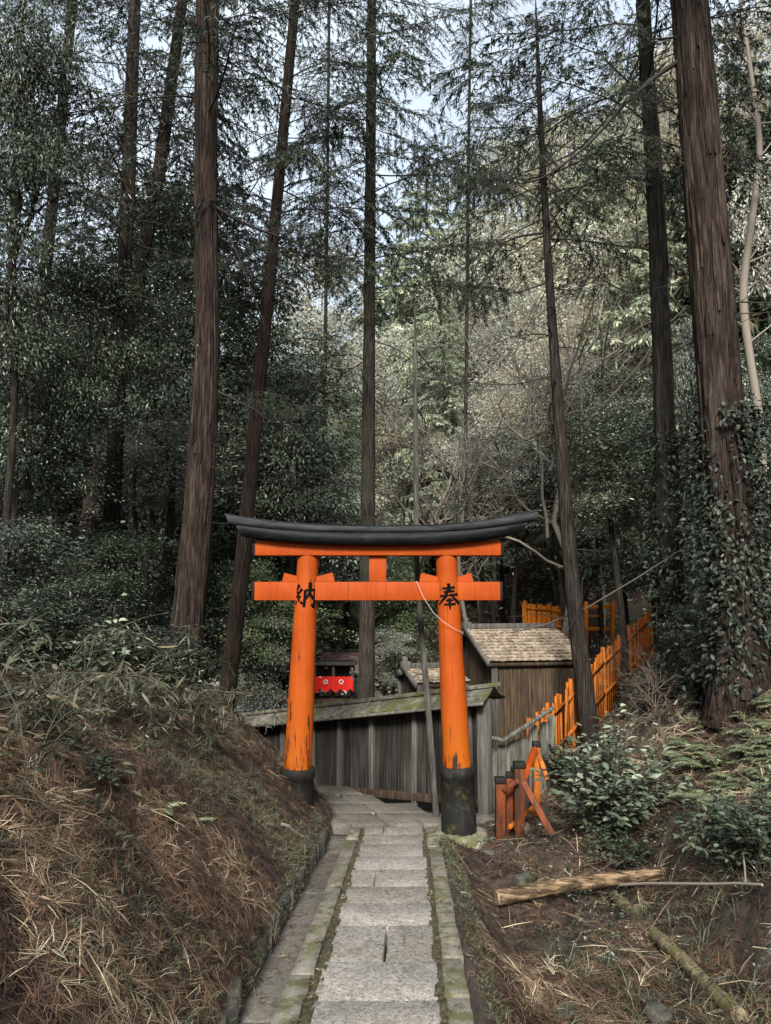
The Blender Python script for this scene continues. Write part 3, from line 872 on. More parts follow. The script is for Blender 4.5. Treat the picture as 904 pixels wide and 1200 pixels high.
v = np.concatenate([np.c_[np.full(n, b0[0] - .075), np.full(n, b0[1]), zs], np.c_[np.full(n, b0[0] + .085), b0[1] + .03 * np.sin(np.arange(n)), zs]])
v = np.concatenate([v, v + (0, .01, 0)]); i = np.arange(n - 1)
g.add(v, np.concatenate([np.stack([i, n + i, n + i + 1, i + 1], 1), np.stack([2 * n + i + 1, 3 * n + i + 1, 3 * n + i, 2 * n + i], 1)]), .5)
fc = sub(g, 'banner_cloth', M['red_cloth'], fl, fl)
for k in range(3):
    g = Geo(); z0 = zs[2] + k * .16
    box(g, (b0[0] - .04, b0[1] - .03, z0), (b0[0] + .04, b0[1] - .025, z0 + .09))
    g.obj('white_patch', M['white_cloth'], fc)

# ------------------------------------------------------------------ fences on the right
def fence(name, label, pts, hgt, pw, gap, mat, post_w=.07, rails=(.22, .8), top_mat=None, lean=0.02):
    """pickets along a polyline of ground points (x, y, z)"""
    pts = np.asarray(pts, float)
    root = thing(name, label, 'fence', pts[0])
    seg = np.linalg.norm(np.diff(pts, axis=0), axis=1); cum = np.r_[0, np.cumsum(seg)]
    at = lambda s: np.array([np.interp(s, cum, pts[:, k]) for k in range(3)])
    s = 0.0
    while s < cum[-1]:
        p = at(s); hh = hgt * rng.uniform(.95, 1.05)
        d = nrm((at(min(s + .1, cum[-1])) - at(max(0, s - .1))) * [1, 1, 0]); nn_ = np.array([d[1], -d[0], 0])
        g = Geo(); l = rng.normal(0, lean, 2)
        beam(g, p - (0, 0, .3), p + (l[0], l[1], hh), pw, .022, up=nn_, tone=rng.uniform(.2, .8)); sub(g, 'picket', mat, root, root)
        s += pw + gap
    for r_ in rails:
        g = Geo()
        for a_, b_ in zip(pts[:-1], pts[1:]):
            d = nrm((b_ - a_) * [1, 1, 0]); nn_ = np.array([d[1], -d[0], 0]) * .025
            beam(g, a_ + (0, 0, hgt * r_) + nn_, b_ + (0, 0, hgt * r_) + nn_, .03, .06, tone=.6)
        sub(g, 'rail', mat, root, root)
    s = 0.0
    while s <= cum[-1] + .01:
        p = at(min(s, cum[-1])); g = Geo(); beam(g, p - (0, 0, .15), p + (0, 0, hgt * 1.08), post_w, post_w, up=(0, 1, 0), tone=.5); sub(g, 'fence_post', mat, root, root, bevel=.005)
        s += max(cum[-1] / max(1, round(cum[-1] / 1.6)), .3)
    return root


def fpt(px, py, D, hgt):
    """ground point under a fence top seen at px, py"""
    p = P(px, py, D); return (p[0], p[1], p[2] - hgt)


fence('picket_fence', 'orange picket fence climbing the slope right of the shed', [fpt(620, 852, 10.6, .85), fpt(662, 808, 11.6, .9), fpt(706, 764, 13, .9), fpt(762, 712, 15.5, .95)], .9, .085, .03, M['orange_fence'])
fence('board_fence', 'bright orange board fence above the shed ridge', [fpt(615, 706, 21, .75), fpt(645, 709, 21.2, .75), fpt(668, 712, 21.4, .75)], .75, .14, .008, M['orange_bright'])
gr = thing('gate_frame', 'open orange timber frame beside the slope fence', 'gate', (P(703, 740, 19)[0], 19, P(703, 742, 19)[2]))
for px in (687, 718):
    a = P(px, 744, 19); b = P(px, 705, 19); g = Geo(); beam(g, a - (0, 0, .3), b, .09, .09, up=(0, 1, 0)); sub(g, 'gate_post', M['orange_bright'], gr, gr, bevel=.008)
for py in (711, 737, 722):
    a = P(684, py, 19.05); b = P(721, py, 19.05); g = Geo(); beam(g, a, b, .06, .09 if py != 722 else .04); sub(g, 'crossbar', M['orange_bright'], gr, gr, bevel=.006)

# near fence by the torii foot
nf = thing('post_fence', 'short vermilion fence with black post tips beside the torii foot', 'fence', P(600, 975, 8.7))
def npost(x0, y0, x1, y1, D0, D1, w, m, cap=False):
    a = P(x0, y0, D0); b = P(x1, y1, D1); g = Geo(); beam(g, a, b, w, w, up=(0, 1, 0.0) if abs(b[2] - a[2]) > .5 * abs(b[0] - a[0]) else (0, 0, 1), tone=rng.uniform(.3, .7))
    o = sub(g, 'fence_post', m, nf, nf, bevel=.006)
    if cap:
        g = Geo(); d = nrm(b - a); beam(g, b - d * .035, b + d * .03, w * 1.16, w * 1.16, up=(0, 1, 0), tone=.3); g.obj('post_tip', M['base_black'], o, bevel=.01)
npost(586.5, 985, 586.5, 914, 8.55, 8.55, .105, M['vermilion_old'], True)
npost(597, 980, 597.5, 908, 8.75, 8.75, .075, M['vermilion_old'], True)
npost(602, 975, 603.5, 902, 8.9, 8.9, .075, M['vermilion_old'], True)
npost(608.5, 980, 609, 896, 8.62, 8.62, .115, M['vermilion_old'], True)
npost(629, 955, 629, 872, 9.4, 9.4, .085, M['orange_fence'], True)
npost(648, 979, 613, 916, 8.35, 8.6, .07, M['vermilion_old'])
npost(590, 926, 608, 914, 8.47, 8.47, .05, M['vermilion_old'])
npost(614, 912, 627, 878, 8.7, 9.3, .06, M['vermilion'])
npost(597, 970, 633, 940, 8.5, 9.2, .04, M['orange_fence'])
npost(631, 882, 642, 915, 9.4, 9.2, .05, M['orange_fence'])

# grey rotten boards behind it
bf = thing('rotten_board_fence', 'grey green rotten board fence between the plank wall and orange posts', 'fence', P(600, 920, 10))
for px, top, w, D in ((577, 878, .13, 10.0), (588, 872, .12, 10.05), (599, 868, .15, 10.1), (613, 866, .16, 10.15), (625, 850, .12, 10.3), (636, 846, .12, 10.5), (647, 838, .11, 10.7)):
    a = P(px, 945, D); b = P(px + rng.normal(0, 1), top, D)
    hw = w / 2; pl = []
    for t in np.linspace(0, np.pi, 7): pl.append((b[0] + hw * np.cos(t), D, b[2] - hw * .6 + hw * .6 * np.sin(t) + rng.normal(0, .008)))
    pl += [(a[0] - hw, D, a[2] - .2), (a[0] + hw, D, a[2] - .2)]
    g = Geo(); prism(g, pl, (0, .035, 0), rng.uniform(.35, .8)); sub(g, 'board', M['greywood'], bf, bf)
g = Geo(); add_tube(g, [P(566, 862, 9.9), P(590, 868, 9.9), P(615, 852, 9.95), P(648, 830, 10.4)], .03, 8, jit=.06, caps=True); sub(g, 'round_rail', M['greywood'], bf, bf)
for q in ([(612, 845), (640, 900)], [(585, 835), (612, 880)], [(655, 800), (632, 870)], [(690, 770), (640, 850)]):
    pass

exec_veg = True

# ================================================================== vegetation
def rot_z(a):
    c, s = math.cos(a), math.sin(a)
    return np.array([[c, -s, 0], [s, c, 0], [0, 0, 1.0]])


def rot_y(a):
    c, s = math.cos(a), math.sin(a)
    return np.array([[c, 0, s], [0, 1, 0], [-s, 0, c]])


def conifer_branch(r, L=2.6, ntw=22, nleaf=38, droop=0.10, leaf=0.085, hang=0.5, width=0.019):
    """one bough along +X with hanging sprays; materials 0 wood, 1 needles"""
    g = Geo()
    t = np.linspace(0, 1, 8)
    main = np.stack([L * t, 0.10 * L * np.sin(t * 3 + r.uniform(0, 3)) * t, L * (0.22 * t - (droop + .16) * t ** 2) + .02 * r.standard_normal(8)], 1)
    add_tube(g, main, np.linspace(.016, .004, 8) * L / 2.6, 4, r.uniform(.2, .8), 0)
    c, d, nn, T = [], [], [], []
    for k in range(ntw):
        s = 0.22 + 0.78 * (k + r.uniform(0, .8)) / ntw
        p = np.array([np.interp(s, t, main[:, i]) for i in range(3)])
        side = -1 if k % 2 else 1
        l = r.uniform(.45, .85) * (1.15 - .75 * s) * L / 2.6 + .14
        ang = r.uniform(.5, 1.1)
        dr = nrm([math.cos(ang), side * math.sin(ang), r.uniform(-.15, .12)])
        u = np.linspace(0, 1, 5)[:, None]
        tw = p + dr * l * u + np.array([0, 0, -1]) * hang * l * u ** 2
        add_tube(g, tw, np.linspace(.006, .002, 5), 3, r.uniform(.2, .8), 0)
        m = nleaf
        a = np.sort(r.uniform(.12, 1.0, m))
        q = np.stack([np.interp(a, u[:, 0], tw[:, i]) for i in range(3)], 1)
        td = nrm(dr + np.array([0, 0, -1]) * hang * 2 * a[:, None])
        lat = r.standard_normal((m, 3)) * [1, 1, .55] + [0, 0, -.45]
        c.append(q); d.append(td * .8 + nrm(lat) * .8); nn.append(r.standard_normal((m, 3)) + [0, 0, .8])
        T.append(np.clip(r.normal(.45, .18) + r.normal(0, .1, m), 0, .93))
    c = np.concatenate(c); d = np.concatenate(d); nn = np.concatenate(nn); T = np.concatenate(T)
    n = len(c)
    leaves(g, c, d, nn, r.uniform(.65, 1.35, n) * leaf, r.uniform(.7, 1.3, n) * width, T, 1, .15)
    return g


BR = [conifer_branch(np.random.default_rng(100 + i)) for i in range(6)]
BR_FINE = [conifer_branch(np.random.default_rng(200 + i), ntw=18, nleaf=30, hang=.8, droop=.16) for i in range(4)]
BR_DENSE = [conifer_branch(np.random.default_rng(300 + i), L=2.2, ntw=14, nleaf=15, leaf=.27, width=.085, hang=.35, droop=.2) for i in range(4)]


def path_from_pixels(pts, D, extend=0.0):
    path, rad = [], []
    for px, py, w in pts:
        p = P(px, py, D)
        v = (CY - py) / F
        k = D / (math.cos(TH) - v * math.sin(TH))
        path.append(p); rad.append(w * k / F / 2)
    path = np.array(path); rad = np.array(rad)
    if extend:
        d = path[-1] - path[-2]; d = d / d[2]
        path = np.r_[path, [path[-1] + d * extend * .5, path[-1] + d * extend]]
        rad = np.r_[rad, rad[-1] * .75, rad[-1] * .35]
    # densify
    s = np.r_[0, np.cumsum(np.linalg.norm(np.diff(path, axis=0), axis=1))]
    n = max(8, int(s[-1] / .28)); ss = np.linspace(0, s[-1], n)
    # smooth through a Catmull-like cubic: simple double interpolation
    pp = np.stack([np.interp(ss, s, path[:, i]) for i in range(3)], 1)
    rr = np.interp(ss, s, rad)
    for _ in range(3):
        pp[1:-1] = (pp[:-2] + 2 * pp[1:-1] + pp[2:]) / 4
    return pp, rr


def trunk_geo(path, rad, r, sides=30, jit=.05, flare=.35):
    z = np.linalg.norm(path - path[0], axis=1)
    rr = rad * (1 + flare * np.exp(-z / .35))
    g = Geo()
    n = len(path)
    lump = np.cumsum(r.standard_normal((n, sides)) * .25, 0); lump -= lump.mean(1, keepdims=True)
    lump = lump / (np.abs(lump).max() + 1e-6)
    ridge = np.cumsum(r.standard_normal((n, sides)) * .010, 0) + r.standard_normal(sides)[None] * .035
    ridge = ridge - ridge.mean(1, keepdims=True); ridge = np.clip(ridge, -.09, .09)
    v, f = tube(path, rr, sides)
    v = v.reshape(n, sides, 3); ctr = path[:, None]
    v = ctr + (v - ctr) * (1 + jit * lump[..., None] + ridge[..., None] + .012 * r.standard_normal((n, sides, 1)))
    g.add(v.reshape(-1, 3), f, .5, 0)
    return g


def limb(g, p, d, L, r0, r, mat=0, sub_n=3, sides=5, curve=(0, 0, 0), tone_=.4):
    """dead limb with a few side twigs"""
    n = 9; t = np.linspace(0, 1, n)[:, None]
    d = nrm(d)
    pts = p + d * L * t + np.asarray(curve) * L * t ** 2 + np.cumsum(r.standard_normal((n, 3)) * L * .012, 0)
    add_tube(g, pts, np.linspace(r0, r0 * .2, n), sides, tone_, mat)
    for k in range(sub_n):
        s = r.integers(2, n - 1)
        dd = nrm(d + r.standard_normal(3) * .7)
        l2 = L * r.uniform(.15, .4); m = 5; u = np.linspace(0, 1, m)[:, None]
        q = pts[s] + dd * l2 * u + np.array([0, 0, r.uniform(-.3, .2)]) * l2 * u ** 2
        add_tube(g, q, np.linspace(r0 * .4, r0 * .12, m), 4, tone_, mat)


def cedar(name, label, pts, D, bark, crown, seed, extend=9, dead=6, group=None, cat='tree', flare=.35, limbs=(), boughs=BR, blen=(.7, 1.25), mat_needle='needle', foot=True):
    """tall conifer: trunk follows the pixels at distance D; crown = (z from, z to, number of boughs)"""
    r = np.random.default_rng(seed)
    path, rad = path_from_pixels(pts, D, extend)
    if foot:
        gz = h(path[0][0], D) - .15
        if path[0][2] > gz:
            d = (path[3] - path[0]); d = d / max(d[2], .05)
            k = path[0][2] - gz
            ex = [path[0] - d * k * q for q in (1, .66, .33)]
            path = np.r_[ex, path]; rad = np.r_[[rad[0]] * 3, rad]
    root = thing(name, label, cat, path[0], group)
    g = trunk_geo(path, rad, r, flare=flare)
    at = lambda z: np.array([np.interp(z, path[:, 2], path[:, i]) for i in range(3)])
    ra = lambda z: float(np.interp(z, path[:, 2], rad))
    zs0 = path[0][2]
    for k in range(dead):
        z = r.uniform(zs0 + 2.2, min(path[-1][2], zs0 + 11))
        a = r.uniform(0, 2 * np.pi)
        limb(g, at(z), (math.cos(a), math.sin(a), r.uniform(-.1, .35)), r.uniform(.3, 1.5), r.uniform(.008, .016), r, 1, 2, curve=(0, 0, r.uniform(-.4, .1)))
    if rad.max() * F / D > 13:
        n_s = 420 if rad.max() * F / D > 26 else 240
        i_ = r.integers(1, len(path) - 12, n_s); a_ = r.uniform(0, 6.28, n_s)
        for i0, a0 in zip(i_, a_):
            m_ = r.integers(2, 5); ii_ = i0 + np.arange(m_ + 1); ii_ = ii_[ii_ < len(path) - 1]
            if len(ii_) < 3: continue
            zz_ = np.linalg.norm(path[ii_] - path[0], axis=1)
            R_ = rad[ii_] * (1 + flare * np.exp(-zz_ / .35)) * 1.05
            ww_ = rad[i0] * r.uniform(.10, .24) * np.sin(np.linspace(.35, 2.8, len(ii_)))
            lift = np.linspace(0, r.uniform(0, .018), len(ii_)) if r.random() < .5 else np.linspace(r.uniform(0, .018), 0, len(ii_))
            th = a0 + np.cumsum(r.normal(0, .04, len(ii_)))
            o1 = np.stack([np.cos(th), np.sin(th), 0 * th], 1); t1 = np.stack([-np.sin(th), np.cos(th), 0 * th], 1)
            c1 = path[ii_] + o1 * (R_ + lift)[:, None]
            v_ = np.concatenate([c1 - t1 * ww_[:, None] - o1 * .012, c1 + o1 * .004, c1 + t1 * ww_[:, None] - o1 * .012]); q_ = len(ii_); e_ = np.arange(q_ - 1)
            g.add(v_, np.concatenate([np.stack([e_, q_ + e_, q_ + e_ + 1, e_ + 1], 1), np.stack([q_ + e_, 2 * q_ + e_, 2 * q_ + e_ + 1, q_ + e_ + 1], 1)]), r.uniform(.25, .95), 0)
    sub(g, 'trunk', [M[bark], M['twig']], root, root, smooth=True)
    for pxs, r0 in limbs:
        g = Geo(); q = np.array([P(a, b, D + (c if len(pxs[0]) > 2 else 0)) for a, b, *rest in pxs for c in [rest[0] if rest else 0]])
        s = np.linspace(0, len(q) - 1, 4 * len(q)); qq = np.stack([np.interp(s, np.arange(len(q)), q[:, i]) for i in range(3)], 1)
        for _ in range(2): qq[1:-1] = (qq[:-2] + 2 * qq[1:-1] + qq[2:]) / 4
        add_tube(g, qq, np.linspace(r0, r0 * .3, len(qq)), 6, .4, 0)
        for k in range(4):
            i = r.integers(3, len(qq) - 1)
            limb(g, qq[i], nrm(qq[i] - qq[i - 2]) + r.standard_normal(3) * .5, r.uniform(.3, .8), r0 * .35, r, 0, 2, 4)
        for k in range(5):
            i = r.integers(len(qq) // 3, len(qq)); dv = qq[min(i, len(qq) - 1)] - qq[i - 2]
            a_ = math.atan2(dv[1], dv[0]) + r.choice([-1, 1]) * r.uniform(.2, .9)
            g.merge(BR_FINE[r.integers(4)], (rot_z(a_) @ rot_y(r.normal(.1, .1)) * r.uniform(.22, .42), qq[min(i, len(qq) - 1)]), r.normal(0, .1))
        sub(g, 'limb', [M['twig'], M['needle']], root, root)
    if crown:
        z0, z1, nb, *opt = crown
        g = Geo()
        az = r.uniform(0, 6.28)
        for k in range(nb):
            f_ = (k + r.uniform(0, 1)) / nb
            z = z0 + (z1 - z0) * f_
            az += 2.4 + r.normal(0, .5)
            ln = r.uniform(*blen) * (1.1 - .55 * f_)
            if opt and opt[0] == 'cone': ln = r.uniform(*blen) * (1.12 - f_)
            Rm = rot_z(az) @ rot_y(r.normal(.05, .14)) * ln
            g.merge(boughs[r.integers(len(boughs))], (Rm, at(z)), r.normal(0, .12))
        sub(g, 'crown', [M['twig'], M[mat_needle]], root, root)
    return root


# ---- the tall trunks round the lane
cedar('cedar_tree', 'thick reddish barked cedar on the left bank just behind the litter slope', [(212, 808, 40), (222, 720, 35), (236, 560, 31), (243.5, 400, 26), (241, 200, 25), (243, 0, 24)], 10.5,
      'bark_red', (9.6, 18, 44), 11, 8, 9, limbs=[([(246, 238), (285, 262), (330, 278), (352, 287)], .03), ([(246, 455), (262, 462), (300, 480), (318, 495)], .018), ([(246, 232), (280, 300, .3), (310, 380, .6)], .016)])
cedar('cedar_tree', 'dark straight cedar trunk left of the thick reddish cedar', [(122, 745, 22), (131, 600, 20), (139, 450, 17), (149, 250, 16), (158, 0, 12.5)], 13, 'bark_dark', (8.6, 19, 64), 12, 8, 8)
cedar('cedar_tree', 'cedar leaning to the right that crosses behind the dark straight trunk', [(88, 715, 17), (106, 590, 16), (150, 395, 15), (187, 200, 14), (214, 0, 11)], 15.5, 'bark_red', (8.6, 21, 64), 13, 8, 9)
cedar('cedar_tree', 'slim cedar rising out of the dark evergreen at the upper corner', [(24, 660, 15), (44, 400, 13), (66, 200, 11.5), (85, 0, 10)], 16, 'bark_dark', (8, 21, 60), 14, 8, 9)
cedar('cedar_tree', 'slender reddish cedar leaning right beside the left torii pillar', [(262, 852, 20), (270, 790, 19.5), (284, 670, 18), (298, 510, 16), (319, 300, 13), (346, 0, 10)], 13, 'bark_red', (8.0, 19, 66), 15, 8, 14)
cedar('cedar_tree', 'straight cedar trunk standing behind the middle of the torii', [(430, 825, 19), (431, 700, 18), (433, 400, 14), (436, 0, 10.5)], 14.5, 'bark_mossy', (8.6, 20, 64), 16, 8, 16,
      limbs=[([(434, 240), (480, 262), (520, 290), (545, 300)], .018), ([(432, 420), (400, 440), (360, 455)], .014), ([(434, 398), (470, 410), (500, 445)], .016), ([(431, 470), (395, 475), (352, 480)], .012), ([(431, 572), (390, 565), (345, 552)], .014)])
cedar('young_tree', 'thin dark pole-like young tree in front of the plank wall', [(511, 948, 7), (506, 880, 7), (500, 800, 7), (489, 690, 6.5), (488, 560, 6), (487, 430, 4.5)], 9.25, 'bark_pole', None, 17, .8, 9, flare=.1)
cedar('cedar_tree', 'thin leaning conifer right of the shed with its feathery top in view', [(688, 830, 21), (672, 700, 17), (656, 500, 13), (644, 330, 9), (634, 150, 6.5), (629, 25, 3)], 11.6, 'bark_dark', (8.3, 12.6, 44, 'cone'), 18, .4, 22, flare=.12, blen=(.65, 1.05),
      limbs=[([(642, 272), (600, 278), (575, 300), (566, 345)], .022), ([(645, 330), (600, 345), (570, 338)], .018), ([(640, 205), (610, 212), (586, 200), (583, 175)], .016), ([(654, 515), (618, 535), (580, 570), (540, 600)], .016), ([(648, 440), (600, 452), (545, 448)], .014)])
cedar('cedar_tree', 'straight dark trunk beside the thickest cedar on the right slope', [(791, 840, 31), (787, 740, 27), (785, 650, 25), (780, 500, 22), (770, 250, 18.5), (754, 0, 14)], 11, 'bark_mossy', (9.6, 18, 52), 19, 8, 12,
      limbs=[([(760, 45), (720, 130), (680, 175), (640, 195), (560, 215)], .022), ([(763, 110), (735, 98), (700, 125)], .012), ([(775, 330), (740, 345), (700, 325), (660, 350)], .014)])
cedar('cedar_tree', 'thickest cedar with deep furrowed reddish bark on the right slope', [(868, 815, 66), (866, 760, 58), (861, 690, 53), (855, 600, 49), (846, 480, 46), (828, 250, 42), (808, 0, 38)], 9, 'bark_red', (11.5, 16, 26), 20, 7, 7,
      limbs=[([(806, 65), (770, 88), (735, 118), (690, 170), (640, 208), (612, 215)], .034), ([(800, 42), (780, 45), (745, 46)], .02), ([(826, 182), (800, 192), (772, 190)], .02), ([(816, 120), (795, 122), (765, 118)], .016)])
cedar('leaning_tree', 'dark leaning trunk half hidden in leaves left of the reddish cedar', [(158, 830, 15), (180, 730, 14), (198, 640, 10), (204, 540, 7)], 14.5, 'bark_dark', None, 21, 0, 4)
cedar('cedar_tree', 'faint far cedar behind the slim one at the upper corner', [(8, 640, 11), (14, 300, 9), (20, 100, 8), (27, 0, 7)], 21, 'bark_dark', (9, 24, 66), 22, 8, 6)
cedar('cedar_tree', 'far cedar with hanging boughs between the leaning slender cedar and the middle trunk', [(378, 790, 5), (380, 500, 4.4), (384, 200, 3.5), (386, 0, 3)], 26, 'bark_dark', (14, 28, 66), 23, 9, 4)
cedar('cedar_tree', 'far cedar with hanging boughs just right of the middle trunk', [(545, 780, 5), (546, 500, 4.2), (549, 200, 3.4), (552, 0, 3)], 24, 'bark_dark', (16, 27, 52), 24, 9, 4)


# ---- bare pale tree at the right edge
def bare_tree_geo(r, height=6.0, spread=1.0, n1=9, r0=.05, mat=0):
    g = Geo()
    def grow(p, d, L, rad, depth):
        n = 7; t = np.linspace(0, 1, n)
        wig = np.cumsum(r.standard_normal((n, 3)) * L * .045, 0)
        pts = p + d * L * t[:, None] + wig + np.array([0, 0, .12 * L]) * t[:, None] ** 2
        add_tube(g, pts, np.linspace(rad, rad * .45, n), 5 if depth < 2 else 3, r.uniform(.2, 1), mat)
        if depth >= 3: return
        k = [n1, 5, 4][depth]
        for i in range(k):
            s = r.uniform(.3, 1)
            q = np.array([np.interp(s, t, pts[:, j]) for j in range(3)])
            dd = nrm(d * .8 + r.standard_normal(3) * [.8, .8, .35] * spread + [0, 0, .25])
            grow(q, dd, L * r.uniform(.35, .6), rad * .5 * (1.1 - .4 * s), depth + 1)
    grow(np.zeros(3), np.array([0, 0, 1.0]), height, r0, 0)
    return g


r = np.random.default_rng(31)
pth, rad = path_from_pixels([(897, 660, 10), (893, 500, 9.5), (880, 425, 9), (869, 345, 9.5), (882, 255, 8), (893, 175, 7), (882, 95, 5), (868, 0, 4)], 12.5, 2)
rt = thing('bare_tree', 'crooked pale bare-branched tree behind the thickest cedar at the edge', 'tree', (pth[0][0], pth[0][1], h(pth[0][0], pth[0][1])))
pth = np.r_[[[pth[0][0], pth[0][1], h(pth[0][0], pth[0][1]) - .2]], pth]; rad = np.r_[rad[0], rad]
sub(trunk_geo(pth, rad, r, 10), 'trunk', M['pale_twig'], rt, rt, smooth=True)
g = Geo()
for k in range(22):
    i = r.integers(len(pth) // 3, len(pth) - 1); sgn = r.choice([-1, 1])
    limb(g, pth[i], (sgn * r.uniform(.5, 1), r.uniform(-.4, .4), r.uniform(.1, .9)), r.uniform(.6, 1.7), .018, r, 0, 6, 4, (0, 0, .2), r.uniform(.3, .9))
sub(g, 'branches', M['pale_twig'], rt, rt)


# ---- broadleaf crowns: unit templates (radius about 1), shared by their copies
def crown_geo(seed, nbr, per, leaf, mats_tone=(.5, .2), flat=.9, lwid=.42, updir=1.1, clump_r=.12, cl=9, reach=(.5, 1.25)):
    """boughs of uneven reach leave a bent axis; flattened leaf sprays sit along their outer part"""
    r = np.random.default_rng(seed); g = Geo()
    axis_ = np.c_[np.cumsum(r.normal(0, .09, 9)), np.cumsum(r.normal(0, .09, 9)), np.linspace(-1, .8, 9)]
    add_tube(g, axis_, np.linspace(.035, .008, 9), 5, .5, 1)
    C, O, TC = [], [], []
    for k in range(nbr):
        u = r.uniform(.05, 1); p = np.array([np.interp(u, np.linspace(0, 1, 9), axis_[:, i]) for i in range(3)])
        env = math.sin(math.pi * (.12 + .80 * u)) ** .6
        l = env * r.uniform(*reach) * (1 if r.random() > .12 else 1.25)
        az = r.uniform(0, 6.28); el = r.uniform(-.25, .55) + .5 * (u - .3)
        d = np.array([math.cos(az) * math.cos(el), math.sin(az) * math.cos(el), math.sin(el) * flat])
        t = np.linspace(0, 1, 6)[:, None]
        q = p + d * l * t + np.array([0, 0, -1]) * l * r.uniform(.05, .4) * t ** 2 + np.r_[np.zeros((1, 3)), np.cumsum(r.normal(0, .03, (5, 3)), 0)]
        add_tube(g, q, np.linspace(.012, .003, 6), 3, r.uniform(.2, .8), 1)
        tb = r.normal(mats_tone[0], mats_tone[1] * .8)
        for c_ in range(cl):
            s_ = r.uniform(.3, 1.02)
            c0 = np.array([np.interp(s_, t[:, 0], q[:, i]) for i in range(3)]) + r.normal(0, .10, 3) * [1, 1, .5] * (1.2 - .4 * s_)
            C.append(c0); O.append(d); TC.append(np.clip(tb + r.normal(0, mats_tone[1] * .6), 0, 1))
    c0 = np.array(C); o = np.array(O); tc = np.array(TC); nclump = len(c0)
    n = nclump * per; idx = np.repeat(np.arange(nclump), per)
    sz = r.uniform(.6, 1.35, nclump)[idx, None]
    off = r.standard_normal((n, 3)) * [clump_r, clump_r, clump_r * .4] * sz
    c = c0[idx] + off
    d = nrm(o[idx] * [.8, .8, .2] + off * 4 + r.standard_normal((n, 3)) * .5) + [0, 0, -.28]
    nn = np.array([0, 0, updir]) + o[idx] * .3 + r.standard_normal((n, 3)) * .5
    T = np.clip(tc[idx] + r.normal(0, .14, n), 0, 1)
    leaves(g, c, d, nn, leaf * r.uniform(.6, 1.3, n), leaf * lwid * r.uniform(.7, 1.2, n), T, 0, .22)
    return g


TPL = {}
def template(key, matname, **k):
    TPL[key] = crown_geo(**k).mesh(key, [M[matname], M['twig'] if 'hill' not in key else M['pale_twig']])


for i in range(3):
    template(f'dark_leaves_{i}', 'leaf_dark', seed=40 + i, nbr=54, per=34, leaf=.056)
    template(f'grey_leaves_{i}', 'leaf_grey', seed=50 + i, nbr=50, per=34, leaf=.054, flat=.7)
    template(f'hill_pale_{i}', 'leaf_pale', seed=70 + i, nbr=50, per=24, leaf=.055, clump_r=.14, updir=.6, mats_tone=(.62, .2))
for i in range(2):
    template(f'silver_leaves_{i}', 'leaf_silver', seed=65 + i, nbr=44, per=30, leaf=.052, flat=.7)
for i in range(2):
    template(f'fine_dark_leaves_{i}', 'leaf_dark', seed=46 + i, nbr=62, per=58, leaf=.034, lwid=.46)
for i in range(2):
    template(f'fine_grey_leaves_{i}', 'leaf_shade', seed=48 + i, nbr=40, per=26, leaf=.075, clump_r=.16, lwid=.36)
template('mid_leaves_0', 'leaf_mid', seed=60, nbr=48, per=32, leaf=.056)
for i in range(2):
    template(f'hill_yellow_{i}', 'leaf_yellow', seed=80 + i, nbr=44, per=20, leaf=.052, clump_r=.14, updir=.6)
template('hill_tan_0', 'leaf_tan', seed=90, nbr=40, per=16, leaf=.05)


def cone_geo(seed, nb=130, hgt=1.0):
    r = np.random.default_rng(seed); g = Geo(); az = 0
    for k in range(nb):
        f_ = (k + r.uniform(0, 1)) / nb
        az += 2.4 + r.normal(0, .4)
        ln = (1.0 - f_) ** .8 * .13 * r.uniform(.7, 1.2) + .02
        B = BR_DENSE[r.integers(4)]
        g.merge(B, (rot_z(az) @ rot_y(r.normal(.1, .15)) * ln, np.array([0, 0, f_ * 1.0])), r.normal(0, .1))
    add_tube(g, [[0, 0, -.6], [0, 0, 0], [0, 0, .98]], [.016, .013, .002], 6, .6, 0)
    return g


for i in range(2):
    TPL[f'cone_{i}'] = cone_geo(95 + i).mesh(f'cone_{i}', [M['twig'], M['needle_pale']])
    TPL[f'cone_dark_{i}'] = cone_geo(97 + i, 110).mesh(f'cone_dark_{i}', [M['twig'], M['needle']])
for i in range(2):
    TPL[f'bare_{i}'] = bare_tree_geo(np.random.default_rng(110 + i), 1.0, 1.0, 12, .014).mesh(f'bare_{i}', [M['pale_twig']])


def stem_geo(r, height, rad, lean):
    t = np.linspace(0, 1, 8)[:, None]
    p = np.array([0, 0, -.25]) + np.array([lean[0], lean[1], height]) * t + np.r_[np.zeros((1, 3)), np.cumsum(r.standard_normal((7, 3)) * .035 * [1, 1, .2], 0)]
    g = Geo(); add_tube(g, p, np.linspace(rad, rad * .5, 8), 8, .5, 0, jit=.05, r=r)
    return g, p[-1]


def broad(name, label, px, py, D, rx, rz, key, seed, group=None, tilt=0, cat='tree', bark='bark_dark', trunk_r=.07, ry=None, lone=True):
    """broadleaf tree or bush: crown centred on the sight line through px, py at distance D; rx, rz in photo pixels"""
    r = np.random.default_rng(seed)
    c = P(px, py, D); s = D / F
    gx_, gy_ = c[0] + r.normal(0, .15), c[1] + r.normal(0, .15)
    gz = h(gx_, gy_)
    root = thing(name, label, cat, (gx_, gy_, gz), group)
    o = bpy.data.objects.new('crown', TPL[key]); COL.objects.link(o); o.parent = root
    o.location = (c[0] - gx_, c[1] - gy_, c[2] - gz)
    o.scale = (rx * s * 1.22, (ry or rx) * s * 1.22, rz * s * 1.22)
    o.rotation_euler = (r.normal(0, .08), tilt, r.uniform(0, 6.28))
    hh = c[2] - gz
    if hh > .3:
        tg, _ = stem_geo(r, hh + .25, trunk_r, (c[0] - gx_, c[1] - gy_))
        t = tg.obj('trunk', M[bark], root, smooth=True)
    return root


